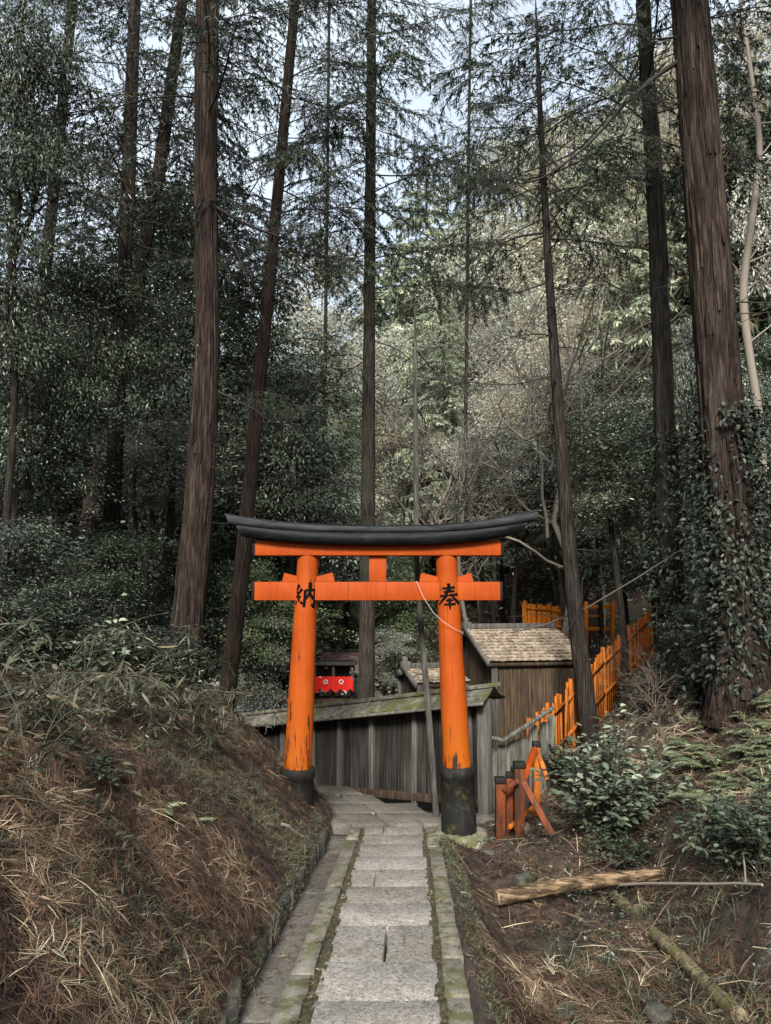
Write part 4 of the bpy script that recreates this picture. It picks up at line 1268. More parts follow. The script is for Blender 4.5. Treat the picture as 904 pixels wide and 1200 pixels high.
V = [
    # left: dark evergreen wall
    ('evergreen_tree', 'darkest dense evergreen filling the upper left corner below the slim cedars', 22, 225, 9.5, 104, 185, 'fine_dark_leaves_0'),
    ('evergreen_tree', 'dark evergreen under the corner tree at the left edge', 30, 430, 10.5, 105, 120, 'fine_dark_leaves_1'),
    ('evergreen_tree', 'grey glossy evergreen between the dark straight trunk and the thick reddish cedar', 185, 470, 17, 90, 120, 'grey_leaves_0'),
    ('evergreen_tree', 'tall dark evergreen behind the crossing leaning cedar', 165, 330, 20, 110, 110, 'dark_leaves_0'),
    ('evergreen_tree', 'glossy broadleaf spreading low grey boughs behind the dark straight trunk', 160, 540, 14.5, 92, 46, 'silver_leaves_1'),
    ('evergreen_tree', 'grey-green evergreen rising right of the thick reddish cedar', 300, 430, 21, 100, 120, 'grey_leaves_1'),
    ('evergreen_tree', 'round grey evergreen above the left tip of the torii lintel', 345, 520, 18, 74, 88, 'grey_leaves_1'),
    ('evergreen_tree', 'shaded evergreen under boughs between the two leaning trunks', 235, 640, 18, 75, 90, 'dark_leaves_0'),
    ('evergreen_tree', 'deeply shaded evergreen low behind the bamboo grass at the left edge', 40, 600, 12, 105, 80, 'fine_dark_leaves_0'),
    ('evergreen_tree', 'grey evergreen just under the left tip of the torii lintel', 318, 640, 22, 70, 85, 'silver_leaves_0'),
    ('evergreen_bush', 'light green bush seen left of the left torii pillar below the tie beam', 312, 715, 17, 50, 46, 'mid_leaves_0'),
    ('evergreen_bush', 'pale grey bush at the foot of the slender leaning cedar', 300, 765, 16.5, 50, 46, 'silver_leaves_1'),
    ('evergreen_bush', 'grey leafy bush between the bank and the pale sheet roof', 285, 830, 14.5, 40, 36, 'silver_leaves_0'),
    ('evergreen_bush', 'dark bush behind the base of the thick reddish cedar', 185, 720, 16, 70, 70, 'dark_leaves_0'),
    ('evergreen_bush', 'dim bush behind the arching bamboo grass', 90, 690, 12.5, 80, 60, 'fine_dark_leaves_1'),
    ('evergreen_tree', 'grey evergreen framed by the torii between left pillar and centre strut', 405, 655, 24, 46, 34, 'mid_leaves_0'),
    ('evergreen_bush', 'grey bush framed by the torii right of the middle trunk', 475, 712, 24, 46, 50, 'mid_leaves_0'),
    ('evergreen_bush', 'low grey bush over the plank wall beside the lean-to roof', 466, 768, 18, 34, 26, 'silver_leaves_1'),
    ('evergreen_bush', 'leafy bush above the red curtain of the stall', 402, 735, 24, 36, 20, 'grey_leaves_0'),
    ('evergreen_tree', 'dark evergreen behind the lintel left of the middle trunk', 375, 585, 24, 48, 60, 'grey_leaves_1'),
    ('evergreen_bush', 'tangled grey bush at the left edge above the bamboo grass', 20, 725, 7.6, 70, 45, 'fine_grey_leaves_0'),
    ('evergreen_bush', 'tangled grey bush on the crest below the dark straight trunk', 130, 742, 8.6, 62, 40, 'fine_grey_leaves_1'),
    ('evergreen_bush', 'low grey bush left of the foot of the thick reddish cedar', 185, 772, 9.6, 40, 30, 'fine_grey_leaves_0'),
    ('evergreen_bush', 'leafy twigs hanging at the left edge higher than the bamboo grass', 15, 655, 8.4, 66, 40, 'fine_grey_leaves_1'),
    # right: understorey
    ('evergreen_tree', 'grey evergreen with drooping twigs above the right half of the lintel', 590, 585, 24, 50, 40, 'silver_leaves_0'),
    ('evergreen_tree', 'grey evergreen behind the thin leaning conifer', 690, 500, 22, 60, 70, 'silver_leaves_1'),
    ('evergreen_tree', 'dull evergreen above the shed and the orange board fence', 605, 590, 20, 70, 55, 'silver_leaves_0'),
    ('evergreen_tree', 'broadleaf with dark glossy boughs just behind the straight dark trunk', 722, 545, 12.6, 84, 50, 'grey_leaves_2'),
    ('evergreen_tree', 'grey broadleaf between thin leaning conifer and straight dark trunk', 728, 575, 17.5, 50, 40, 'silver_leaves_1'),
    ('evergreen_tree', 'grey glossy broadleaf upslope of the thickest cedar at the right edge', 890, 560, 10.6, 62, 90, 'fine_grey_leaves_0'),
    ('evergreen_bush', 'bush pressed against the foot of the straight dark trunk', 818, 742, 9.8, 24, 30, 'fine_grey_leaves_0'),
    ('evergreen_bush', 'dark leafy bush on the slope between the two right trunks', 838, 665, 10.4, 34, 44, 'fine_grey_leaves_1'),
    ('evergreen_bush', 'bush at the right edge behind the foot of the thickest cedar', 895, 720, 10, 40, 55, 'grey_leaves_1'),
    ('evergreen_tree', 'evergreen above the orange gate frame', 700, 530, 19, 66, 60, 'silver_leaves_1'),
    ('evergreen_tree', 'silvery evergreen with flat leafy layers over the orange board fence', 645, 560, 18.5, 62, 42, 'silver_leaves_0'),
    ('evergreen_tree', 'silvery layered evergreen just above the right end of the lintel', 565, 545, 21, 60, 40, 'silver_leaves_1'),
    ('evergreen_tree', 'shadowy evergreen upslope between the two right trunks', 815, 480, 15, 60, 110, 'silver_leaves_0'),
]
for k, (nm, lab, px, py, D, rx, rz, key) in enumerate(V):
    broad(nm, lab, px, py, D, rx, rz, key, 500 + k, cat='tree' if 'tree' in nm else 'bush', trunk_r=.035 + .0028 * D if 'tree' in nm else .03)

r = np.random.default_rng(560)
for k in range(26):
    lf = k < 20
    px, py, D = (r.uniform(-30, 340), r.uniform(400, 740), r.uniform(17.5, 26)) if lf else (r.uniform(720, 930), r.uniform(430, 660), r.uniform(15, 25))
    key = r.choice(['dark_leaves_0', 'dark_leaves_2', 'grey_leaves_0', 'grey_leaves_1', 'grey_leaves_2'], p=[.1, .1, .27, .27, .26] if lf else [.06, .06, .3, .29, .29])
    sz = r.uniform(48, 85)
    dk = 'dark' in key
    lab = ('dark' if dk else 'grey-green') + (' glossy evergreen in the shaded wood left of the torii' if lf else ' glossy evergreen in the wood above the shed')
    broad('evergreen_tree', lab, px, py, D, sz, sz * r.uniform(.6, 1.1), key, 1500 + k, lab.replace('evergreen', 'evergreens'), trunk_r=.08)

# ---- wooded hill beyond the valley
W = [
    ('round_tree', 'yellow-green round crown lit beyond the leaning slender cedar', 378, 345, 42, 62, 52, 'hill_yellow_0'),
    ('round_tree', 'pale green crown below the round yellow-green one', 385, 430, 38, 70, 60, 'hill_pale_0'),
    ('round_tree', 'pale crown low on the hill behind the middle trunk', 455, 470, 36, 60, 70, 'hill_pale_1'),
    ('round_tree', 'tan dry-leaved tree on the hill over the lintel centre', 480, 560, 32, 45, 55, 'hill_tan_0'),
    ('round_tree', 'tallest yellowish broadleaf on the hill left of the straight dark trunk', 690, 250, 38, 75, 110, 'hill_yellow_1'),
    ('round_tree', 'pale tree on the hill behind the feathery conifer top', 600, 250, 44, 60, 85, 'hill_pale_0'),
    ('round_tree', 'yellowish tree high on the hill between the two right trunks', 800, 150, 36, 60, 110, 'hill_yellow_0'),
    ('round_tree', 'sunlit yellowish tree at the upper right corner', 870, 90, 30, 70, 100, 'hill_yellow_1'),
    ('round_tree', 'grey-green tree on the hill behind the crooked bare tree', 890, 330, 24, 70, 110, 'hill_pale_1'),
    ('round_tree', 'pale tree on the hill between middle trunk and feathery conifer, half way up', 560, 370, 40, 65, 80, 'hill_pale_1'),
    ('round_tree', 'tan-leaved tree among bare stems left of the straight dark trunk', 720, 400, 30, 60, 80, 'hill_tan_0'),
    ('round_tree', 'pale tree over the shed ridge deep in the woods', 610, 420, 32, 60, 75, 'hill_pale_0'),
    ('round_tree', 'greenish pale tree low on the hill over the right end of the lintel', 575, 520, 29, 60, 70, 'hill_pale_2'),
    ('round_tree', 'wide pale tree behind the thin leaning conifer at mid height', 650, 480, 30, 66, 74, 'hill_pale_1'),
    ('round_tree', 'fresh green tree lower down the hill left of the middle trunk', 385, 510, 32, 44, 50, 'mid_leaves_0'),
]
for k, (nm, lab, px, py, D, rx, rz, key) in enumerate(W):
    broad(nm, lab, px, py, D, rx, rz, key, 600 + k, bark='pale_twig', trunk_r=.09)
for k, (lab, px, pyt, pyb, D, key) in enumerate([
        ('tall pointed green conifer on the hill right of the middle trunk', 500, 205, 520, 44, 'cone_0'),
        ('pointed conifer on the hill behind the hanging boughs right of the tall one', 555, 165, 520, 50, 'cone_1'),
        ('narrow pointed conifer half hidden by the middle trunk', 452, 290, 560, 48, 'cone_0'),
        ('pointed dark conifer behind the thickest cedar at the upper right', 850, 20, 450, 26, 'cone_dark_0'),
        ('broad pale conifer low on the hill above the lintel', 520, 400, 620, 30, 'cone_1'),
        ('pointed conifer on the skyline behind the feathery conifer', 660, 120, 420, 52, 'cone_0'),
        ('pointed conifer on the skyline left of the straight dark trunk', 735, 60, 400, 50, 'cone_1'),
        ('dark pointed conifer behind the grey evergreens left of the torii', 255, 330, 700, 30, 'cone_dark_1'),
        ('dark pointed conifer left of the dark straight trunk', 95, 300, 700, 27, 'cone_dark_0')]):
    r = np.random.default_rng(700 + k)
    t = P(px, pyt, D); b = P(px, pyb, D); gz = h(t[0], D)
    root = thing('conifer_tree', lab, 'tree', (t[0], D, gz))
    o = bpy.data.objects.new('crown', TPL[key]); COL.objects.link(o); o.parent = root
    hh = t[2] - b[2]; o.scale = (hh, hh, hh); o.location = (0, 0, b[2] - gz); o.rotation_euler = (0, 0, r.uniform(0, 6))
    tg, _ = stem_geo(r, max(b[2] - gz, .3) + .3, .016 * hh, (0, 0)); tg.obj('trunk', M['bark_dark'], root, smooth=True)
# bare saplings
for k in range(14):
    r = np.random.default_rng(800 + k)
    px = r.uniform(540, 900) if k < 12 else r.uniform(330, 540); D = r.uniform(18, 40)
    x = (px - CX) / F * D; gz = h(x, D); hh = r.uniform(5, 9)
    o = bpy.data.objects.new('bare_sapling', TPL[f'bare_{k % 2}']); COL.objects.link(o)
    o.location = (x, D, gz - .2); o.scale = (hh, hh, hh); o.rotation_euler = (r.normal(0, .1), r.normal(0, .1), r.uniform(0, 6))
    tag(o, 'thin pale bare sapling in the hillside wood beyond the torii', 'sapling', 'bare saplings in the hillside wood')
# the wood that fills the hill
kinds = {'hill_pale_0': 'pale grey-green broadleaf tree in the hillside wood', 'hill_yellow_0': 'yellowish broadleaf tree in the hillside wood',
         'cone_0': 'pointed pale conifer in the hillside wood', 'hill_tan_0': 'tan dry-leaved tree in the hillside wood'}
k = 0
r = np.random.default_rng(900)
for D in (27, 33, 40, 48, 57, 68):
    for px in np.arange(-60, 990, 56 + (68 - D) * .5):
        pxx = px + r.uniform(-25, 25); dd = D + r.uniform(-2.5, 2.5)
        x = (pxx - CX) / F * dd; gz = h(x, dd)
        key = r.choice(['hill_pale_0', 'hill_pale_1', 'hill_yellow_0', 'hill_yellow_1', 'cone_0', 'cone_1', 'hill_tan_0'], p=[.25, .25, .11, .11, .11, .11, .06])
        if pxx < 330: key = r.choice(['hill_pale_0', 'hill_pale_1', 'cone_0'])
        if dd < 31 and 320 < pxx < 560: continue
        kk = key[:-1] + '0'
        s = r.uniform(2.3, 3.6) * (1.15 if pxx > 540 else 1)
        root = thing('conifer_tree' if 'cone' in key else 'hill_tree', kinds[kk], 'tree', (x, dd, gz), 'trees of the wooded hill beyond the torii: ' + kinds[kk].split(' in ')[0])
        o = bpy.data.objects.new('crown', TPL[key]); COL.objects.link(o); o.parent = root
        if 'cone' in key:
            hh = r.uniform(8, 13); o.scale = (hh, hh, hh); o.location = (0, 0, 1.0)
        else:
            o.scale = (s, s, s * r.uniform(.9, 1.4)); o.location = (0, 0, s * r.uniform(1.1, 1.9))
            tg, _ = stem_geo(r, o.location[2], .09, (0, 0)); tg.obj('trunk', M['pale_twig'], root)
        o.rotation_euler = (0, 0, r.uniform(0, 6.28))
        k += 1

for k_ in range(2):
    TPL[f'brush_{k_}'] = bare_tree_geo(np.random.default_rng(130 + k_), 1.0, 1.3, 14, .011).mesh(f'brush_{k_}', [M['brush_twig']])
for k, (px, py, sc_) in enumerate([(742, 830, .9), (705, 842, .9), (775, 800, .9), (690, 815, .7), (760, 900, .6), (665, 850, .8), (720, 800, 1.0), (750, 860, .9), (780, 860, .7), (690, 860, .7)]):
    r = np.random.default_rng(850 + k); c = hit(px, py)
    o = bpy.data.objects.new('dry_bush', TPL[f'brush_{k % 2}']); COL.objects.link(o)
    o.location = (float(c[0]), float(c[1]), float(c[2]) - .1); o.scale = (sc_ * 1.3, sc_ * 1.3, sc_); o.rotation_euler = (r.normal(0, .35), r.normal(0, .35), r.uniform(0, 6))
    tag(o, 'bare dry brushwood bush on the brown slope beside the picket fence', 'bush', 'dry brushwood bushes beside the picket fence')

# ---- ivy on the thickest cedar and on its neighbour
def ivy(label, pts, D, n, leaf, seed):
    r = np.random.default_rng(seed)
    path, rad = path_from_pixels(pts, D)
    g = Geo(); i = r.integers(0, len(path), n); a = r.uniform(0, 6.28, n)
    o = np.stack([np.cos(a), np.sin(a), np.zeros(n)], 1)
    dens = np.sin(a * 2 + i * .35) + np.sin(i * .8 + a) > r.uniform(-1.9, 1.2, n)
    i, a, o = i[dens], a[dens], o[dens]; n = len(i)
    c = path[i] + o * (rad[i] * 1.02 + r.exponential(.13, n))[:, None] + np.c_[np.zeros((n, 2)), r.uniform(-.15, .15, n)]
    fine_leaves(g, c, o * .8 + r.standard_normal((n, 3)) * .6 + [0, 0, -.5], o + [0, 0, .8] + r.standard_normal((n, 3)) * .35, leaf * r.uniform(.4, 1.5, n), leaf * .6 * r.uniform(.5, 1.3, n), np.clip(r.normal(.4, .3, n), 0, 1))
    for k in range(16):
        a0 = r.uniform(0, 6.28); aa = a0 + np.cumsum(r.normal(0, .12, len(path)))
        add_tube(g, path + np.stack([np.cos(aa), np.sin(aa), 0 * aa], 1) * (rad * 1.05 + .01)[:, None], .008, 4, .5, 1)
    tag(g.obj('ivy', [M['ivy_leaf'], M['twig']]), label, 'ivy')


ivy('glossy ivy wrapped round the thickest cedar from its foot to mid-trunk', [(868, 790, 60), (861, 690, 53), (853, 580, 48), (847, 490, 46)], 9, 9000, .066, 41)
ivy('glossy ivy climbing the straight dark trunk of the right slope', [(790, 800, 30), (785, 650, 25), (782, 520, 22)], 11, 6000, .066, 42)


# ---- near shrubs with leaves large enough to read
def shrub(label, foot, n_st, hgt, spread, leaf, matn, seed, per=26, bias=(0, 0), lwid=.4, name='shrub'):
    r = np.random.default_rng(seed); g = Geo(); st = Geo()
    for k in range(n_st):
        a = r.uniform(0, 6.28); rr = spread * math.sqrt(r.uniform(.02, 1))
        tip = np.array([rr * math.cos(a) + bias[0], rr * math.sin(a) * .8 + bias[1], hgt * r.uniform(.45, 1.05) * (1 - .35 * (rr / spread) ** 2)])
        n = 8; t = np.linspace(0, 1, n)[:, None]
        pts = np.array([0, 0, -.05]) + r.normal(0, .06, 3) * [1, 1, 0] + tip * np.c_[t ** 1.4, t ** 1.4, t ** .8]
        add_tube(st, pts, np.linspace(.009, .003, n), 4, r.uniform(.2, .8))
        m = per; s = np.clip(r.beta(2.6, 1.1, m), .15, 1)
        q = np.stack([np.interp(s, t[:, 0], pts[:, i]) for i in range(3)], 1)
        ang = r.uniform(0, 6.28, m)
        d = np.stack([np.cos(ang), np.sin(ang), r.uniform(-.35, .35, m)], 1) + nrm(tip) * .35
        c = q + nrm(d) * r.uniform(.01, .07, m)[:, None]
        nn = np.array([0, 0, 1.0]) + r.standard_normal((m, 3)) * .3
        fine_leaves(g, c, d, nn, leaf * r.uniform(.55, 1.2, m), leaf * lwid * r.uniform(.8, 1.15, m), np.clip(r.normal(.5, .2) + r.normal(0, .14, m), 0, 1))
    root = thing(name, label, 'shrub', foot)
    st.obj('stems', M['twig'], root); g.obj('leaves', M[matn], root)
    return root


def gpt(px, py):
    return hit(px, py)


shrub('big-leaved grey-green shrub on the slope right of the orange post fence', gpt(712, 992), 70, 1.5, .78, .12, 'leaf_grey', 51, 22)
shrub('smaller big-leaved shrub behind the one beside the orange post fence', gpt(672, 935), 26, .9, .45, .11, 'leaf_dark', 52, 20)
shrub('dark small shrub growing out of the brown litter of the left bank', gpt(105, 918), 12, .30, .17, .055, 'leaf_dark', 53, 18)
shrub('pale bluish shrub under the bamboo grass beside the leaning trunk', gpt(110, 800), 16, .75, .4, .10, 'leaf_grey', 54, 18, (.15, 0))
shrub('dim shrub among bamboo grass at the left edge', gpt(30, 790), 18, .9, .5, .09, 'leaf_dark', 55, 20)
shrub('low shrub at the right edge below the ferns', gpt(850, 985), 34, .45, .6, .075, 'leaf_dark', 56, 20)
shrub('dark low shrub behind the crossed logs', gpt(745, 1010), 34, .45, .6, .07, 'leaf_dark', 57, 20)
shrub('low weedy shrub beside the footing stone of the torii', gpt(560, 990), 10, .16, .2, .05, 'leaf_grey', 58, 14)
shrub('leafy shrub between the slope fence and the shed wall', gpt(640, 860), 14, .8, .4, .09, 'leaf_grey', 59, 18)
shrub('dark leafy shrub filling the right edge above the arched stem', gpt(890, 1020), 40, .7, .6, .08, 'leaf_dark', 63, 22)
shrub('dense dark shrub between the two right trunks on the fern slope', gpt(822, 815), 26, .5, .4, .085, 'leaf_dark', 64, 22)
shrub('shrub in front of the straight dark trunk above the brown slope', gpt(760, 835), 20, .8, .45, .10, 'leaf_dark', 60, 20)


# ---- ferns
def fern(label, foot, nf, L, seed, group=None):
    r = np.random.default_rng(seed); g = Geo()
    for k in range(nf):
        a = r.uniform(0, 6.28); l = L * r.uniform(.6, 1.15); n = 18
        t = np.linspace(0, 1, n)
        d = np.array([math.cos(a), math.sin(a), 0]); up = r.uniform(.35, .8)
        p = d * l * t[:, None] * .9 + np.array([0, 0, 1]) * l * (up * t - up * .95 * t ** 2)[:, None]
        add_tube(g, p, np.linspace(.004, .001, n), 3, .4)
        s = np.cross(d, [0, 0, 1])
        for sd in (-1, 1):
            q = p[2:]; m = len(q)
            w = l * .26 * np.sin(np.pi * (t[2:] ** .7)) + .01
            leaves(g, q, s * sd + d * .45 + r.standard_normal((m, 3)) * .08 + [0, 0, -.15], np.array([0, 0, 1.0]) + r.standard_normal((m, 3)) * .15, w, l * .062, np.clip(r.normal(.55, .2) + r.normal(0, .1, m), 0, 1), 0, .1)
    o = g.obj('fern', M['fern'], origin=None); o.location = tuple(float(c) for c in foot)
    return tag(o, label, 'fern', group)


r = np.random.default_rng(61)
FL = 'green fern on the right slope below the thickest cedar'
for k in range(95):
    px, py = r.uniform(800, 950), r.uniform(815, 950)
    fern(FL, gpt(px, py), 9, r.uniform(.2, .36), 620 + k, 'ferns on the right slope')
fern('single pale fern frond tuft on the left bank litter near the torii', gpt(228, 962), 4, .18, 650)
fern('small fern in the litter at mid left bank', gpt(185, 950), 6, .2, 651)
fern('fern low on the left bank above the gutter', gpt(262, 1040), 5, .16, 652)


# ---- bamboo grass on the crest of the left bank
def sasa(label, foot, n, L, lean, seed, leaf=.11, group=None):
    r = np.random.default_rng(seed); g = Geo(); st = Geo()
    for k in range(n):
        d = nrm(np.array([lean[0], lean[1], 0]) * .7 + r.standard_normal(3) * [.8, .8, 0]); l = L * r.uniform(.35, 1.15)
        t = np.linspace(0, 1, 10)[:, None]; up = r.uniform(.35, 1.15); hz = max(.25, 1.05 - up * .6)
        p = r.normal(0, .25, 3) * [1, 1, 0] + d * l * hz * t ** 1.3 + np.array([0, 0, 1]) * l * (up * t - up * r.uniform(.4, .8) * t ** 2.2) + np.cumsum(r.normal(0, .012, (10, 3)), 0)
        add_tube(st, p, np.linspace(.0042, .0015, 10), 4, r.uniform(.2, .95))
        m = r.integers(12, 22); s = np.clip(r.beta(1.8, 1.1, m), .15, 1)
        q = np.stack([np.interp(s, t[:, 0], p[:, i]) for i in range(3)], 1)
        dd = d * .45 + r.standard_normal((m, 3)) * [.8, .8, .45] + [0, 0, -.2]
        fine_leaves(g, q, dd, np.array([0, 0, 1.0]) + r.standard_normal((m, 3)) * .55, leaf * r.uniform(.5, 1.35, m), leaf * .14 * r.uniform(.7, 1.25, m), np.clip(r.normal(.42, .22) + r.normal(0, .2, m), 0, 1), 0, .1, .35)
    root = thing('bamboo_grass', label, 'bamboo grass', foot, group); root['kind'] = 'thing'
    st.obj('stems', M['bamboo_leaf'], root); g.obj('leaves', M['bamboo_leaf'], root)


r = np.random.default_rng(690)
for k in range(16):
    px = r.uniform(-10, 250)
    sasa('short bamboo grass tuft along the crest of the left bank', gpt(px, r.uniform(812, 868)), 9, r.uniform(.35, .6), (r.uniform(-.6, .9), -.3), 691 + k, .10, 'short bamboo grass tufts along the crest of the left bank')
for k, (px, py, n, L, lean, lab) in enumerate([
        (25, 850, 26, 1.5, (.9, -.1), 'tall arching bamboo grass at the left edge of the bank'),
        (85, 835, 24, 1.3, (.9, -.2), 'bamboo grass leaning right along the crest of the litter bank'),
        (150, 838, 20, 1.1, (.9, -.3), 'bamboo grass clump below the dark straight trunk on the bank crest'),
        (205, 845, 14, .8, (.8, -.4), 'bamboo grass tuft in front of the thick reddish cedar'),
        (10, 760, 26, 1.6, (.7, .1), 'bamboo grass rising against the dark evergreens at the left edge'),
        (70, 775, 24, 1.4, (.6, .1), 'bamboo grass behind the crest, left of the dark straight trunk'),
        (-20, 900, 16, 1.2, (1, .2), 'bamboo grass bending in from outside the left edge')]):
    sasa(lab, gpt(px, py), n, L, lean, 660 + k)

# ---- ground litter: strands of dry cedar sprays
def scatter(n, x0, x1, y0, y1, r, cond=None, power=1.0):
    x = r.uniform(x0, x1, n); y = y0 + (y1 - y0) * r.uniform(0, 1, n) ** power
    if cond is not None:
        k = cond(x, y); x, y = x[k], y[k]
    return x, y


def hnormal(x, y):
    e = .04
    return nrm(np.stack([-(H(x + e, y) - H(x - e, y)) / (2 * e), -(H(x, y + e) - H(x, y - e)) / (2 * e), np.ones_like(x)], 1))


def litter(g, x, y, r, L, per, width, tone_mu=.5, lift=.02, mat=0, curl=.5):
    """tufts of curved strands lying on the slope"""
    n = len(x); nn = hnormal(x, y); z = H(x, y)
    c = np.stack([x, y, z], 1) + nn * lift * r.uniform(0, 1.6, (n, 1))
    axis_ = nrm(np.cross(nn, rdir(n, r)))
    tt = np.clip(r.normal(tone_mu, .22, n), 0, 1)
    patch = .16 * wob(x, y, 3.1, 2.0)
    idx = np.repeat(np.arange(n), per); m = n * per
    spread = r.normal(0, .5, m)
    d = nrm(axis_[idx] * np.cos(spread)[:, None] + np.cross(nn[idx], axis_[idx]) * np.sin(spread)[:, None] + nn[idx] * r.normal(.12, .16, (m, 1)))
    st = c[idx] + axis_[idx] * (r.uniform(-.3, .5, m) * L)[:, None]
    l = L * r.uniform(.4, 1.1, m)[:, None]
    s = nrm(np.cross(d, nn[idx] + .4 * rdir(m, r)))
    bend = np.cross(nn[idx], d) * r.normal(0, curl, (m, 1)) * .5 - nn[idx] * .1
    w = width * r.uniform(.6, 1.4, m)[:, None]
    p0, p1, p2 = st, st + d * l * .5 + bend * l * .25, st + d * l + bend * l
    v = np.stack([p0 - s * w * .5, p0 + s * w * .5, p1 + s * w * .5, p1 - s * w * .5, p2 + s * w * .12, p2 - s * w * .12], 1)
    b = (np.arange(m) * 6)[:, None]
    f = np.concatenate([b + np.array([[0, 1, 2, 3]]), b + np.array([[3, 2, 4, 5]])])
    t = np.clip(tt[idx] + patch[idx] + r.normal(0, .1, m), 0, 1)
    g.add(v.reshape(-1, 3), f, np.concatenate([t, t]), mat)


r = np.random.default_rng(71)
g = Geo()
left = lambda x, y: (x < xc(y) - .74 + .03 * np.sin(y * 9))
x, y = scatter(15000, -3.2, -.6, 1.6, 9.8, r, left, 1.2); litter(g, x, y, r, .095, 10, .0030, .38, .025)
x, y = scatter(2600, -2.2, -.6, 1.6, 5.5, r, left, 1.1); litter(g, x, y, r, .14, 13, .0034, .46, .04, curl=.8)
x, y = scatter(150, -3.0, -.6, 1.6, 9.5, r, left, 1.0); litter(g, x, y, r, .26, 2, .004, .9, .04, curl=.2)
x, y = scatter(3500, -7, -2.6, 4, 15, r, left); litter(g, x, y, r, .2, 6, .008, .4, .03)
tag(g.obj('cedar_litter', M['litter']), 'brown dry cedar sprays covering the left bank', 'litter', kind='stuff')
g = Geo()
for n_, off_, sg_ in ((260, -.62, .07), (120, -.36, .03), (120, .35, .03), (90, .44, .06), (110, 0, .2)):
    y = r.uniform(1.6, 8.8, n_); x = xc(y) + off_ + r.normal(0, sg_, n_)
    zt_ = np.maximum(1.1 - .129 * y + np.where(np.abs(x - xc(y)) > .53, -.05, np.where(np.abs(x - xc(y)) > .36, .028, .035)), 0)
    n0 = len(g.V); litter(g, x, y, r, .05, 3, .004, .5, 0)
    v_ = g.V[n0].reshape(n_, -1, 3); v_[:, :, 2] += (zt_ - H(x, y))[:, None] + .004; g.V[n0] = v_.reshape(-1, 3)
tag(g.obj('fallen_needles', M['litter']), 'scattered dry needles fallen on the lane and its kerbs', 'litter', kind='stuff')
g = Geo()
right = lambda x, y: (x > xc(y) + .56) & ~((x < 1.6) & (y > 8.9))
x, y = scatter(11000, .5, 3.8, 2.6, 9.5, r, right); litter(g, x, y, r, .10, 8, .0032, .32, .02)
x, y = scatter(1500, .55, 2.4, 3.2, 5.6, r, right); litter(g, x, y, r, .15, 12, .0036, .48, .035, curl=.8)
x, y = scatter(5000, 2.0, 8, 7, 17, r, right); litter(g, x, y, r, .22, 7, .006, .78, .05)
x, y = scatter(420, .6, 5, 3, 12, r, right); litter(g, x, y, r, .35, 2, .006, .9, .05, curl=.3)
tag(g.obj('slope_litter', M['litter']), 'dry twigs and cedar sprays on the rough ground right of the lane', 'litter', kind='stuff')

# thin grass and moss patches
g = Geo()
def blades(g, x, y, r, L, per, w, mu):
    n = len(x); idx = np.repeat(np.arange(n), per); m = n * per
    c = np.stack([x, y, H(x, y)], 1)[idx] + r.normal(0, .02, (m, 3)) * [1, 1, 0]
    d = nrm(r.standard_normal((m, 3)) * [.55, .55, .2] + [0, 0, .8]); l = L * r.uniform(.5, 1.2, m)[:, None]
    s = nrm(np.cross(d, rdir(m, r))); dr = np.stack([d[:, 0], d[:, 1], -.5 * np.ones(m)], 1)
    p1 = c + d * l * .55; p2 = c + d * l * .9 + dr * l * .35
    v = np.stack([c - s * w / 2, c + s * w / 2, p1 + s * w / 2, p1 - s * w / 2, p2 + s * w * .1, p2 - s * w * .1], 1)
    b = (np.arange(m) * 6)[:, None]
    g.add(v.reshape(-1, 3), np.concatenate([b + np.array([[0, 1, 2, 3]]), b + np.array([[3, 2, 4, 5]])]), np.tile(np.clip(r.normal(mu, .2, m), 0, 1), 2))
x, y = scatter(7000, -2.6, -.7, 2, 8.5, r, lambda x, y: left(x, y) & (wob(x, y, 1.9, .7) > .1)); blades(g, x, y, r, .075, 9, .0032, .5)
x, y = scatter(340, 1.0, 3.4, 3.2, 6.6, r, lambda x, y: wob(x, y, 2.1, 1.9) > -.1); blades(g, x, y, r, .24, 8, .005, .42)
x, y = scatter(1600, -.8, -.70, 1.5, 8.6, r, None); blades(g, x, y, r, .035, 6, .004, .45)
x, y = scatter(1500, .50, .62, 1.5, 8.8, r, None); blades(g, x + .02 * (y - 3), y, r, .04, 6, .004, .45)
tag(g.obj('grass', M['grassy']), 'short dull grass tufts on the banks', 'grass', kind='stuff')

# low leafy ground cover on forest floor and far slopes
g = Geo()
def cover(n, x0, x1, y0, y1, leaf, cond, hz, mu, mat):
    x, y = scatter(n, x0, x1, y0, y1, r, cond); n = len(x)
    c = np.stack([x, y, H(x, y) + r.exponential(hz, n)], 1)
    d = r.standard_normal((n, 3)) * [1, 1, .4]
    leaves(g, c, d, np.array([0, 0, 1.0]) + r.standard_normal((n, 3)) * .5, leaf * r.uniform(.6, 1.3, n), leaf * .45 * r.uniform(.7, 1.2, n), np.clip(r.normal(mu, .2, n), 0, 1), mat)
cover(14000, -9, -2.2, 5.5, 18, .08, lambda x, y: wob(x, y, .9, .3) > -.5, .16, .45, 0)
cover(9000, 2.6, 9, 6, 17, .08, lambda x, y: wob(x, y, 1.1, 1.3) > .1, .12, .45, 0)
cover(13000, 1.2, 4.4, 3.2, 8.5, .034, lambda x, y: (wob(x, y, 1.7, 1.1) > -.5) & (x > 1.2 + .5 * np.sin(y * 2)), .06, .4, 3)
cover(2600, -3.4, -1.6, 3.2, 9, .04, lambda x, y: wob(x, y, 1.6, 2.1) > .2, .05, .35, 3)
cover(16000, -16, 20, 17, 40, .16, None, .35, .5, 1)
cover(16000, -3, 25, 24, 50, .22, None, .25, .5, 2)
cover(22000, -40, 40, 40, 75, .4, None, .6, .6, 1)
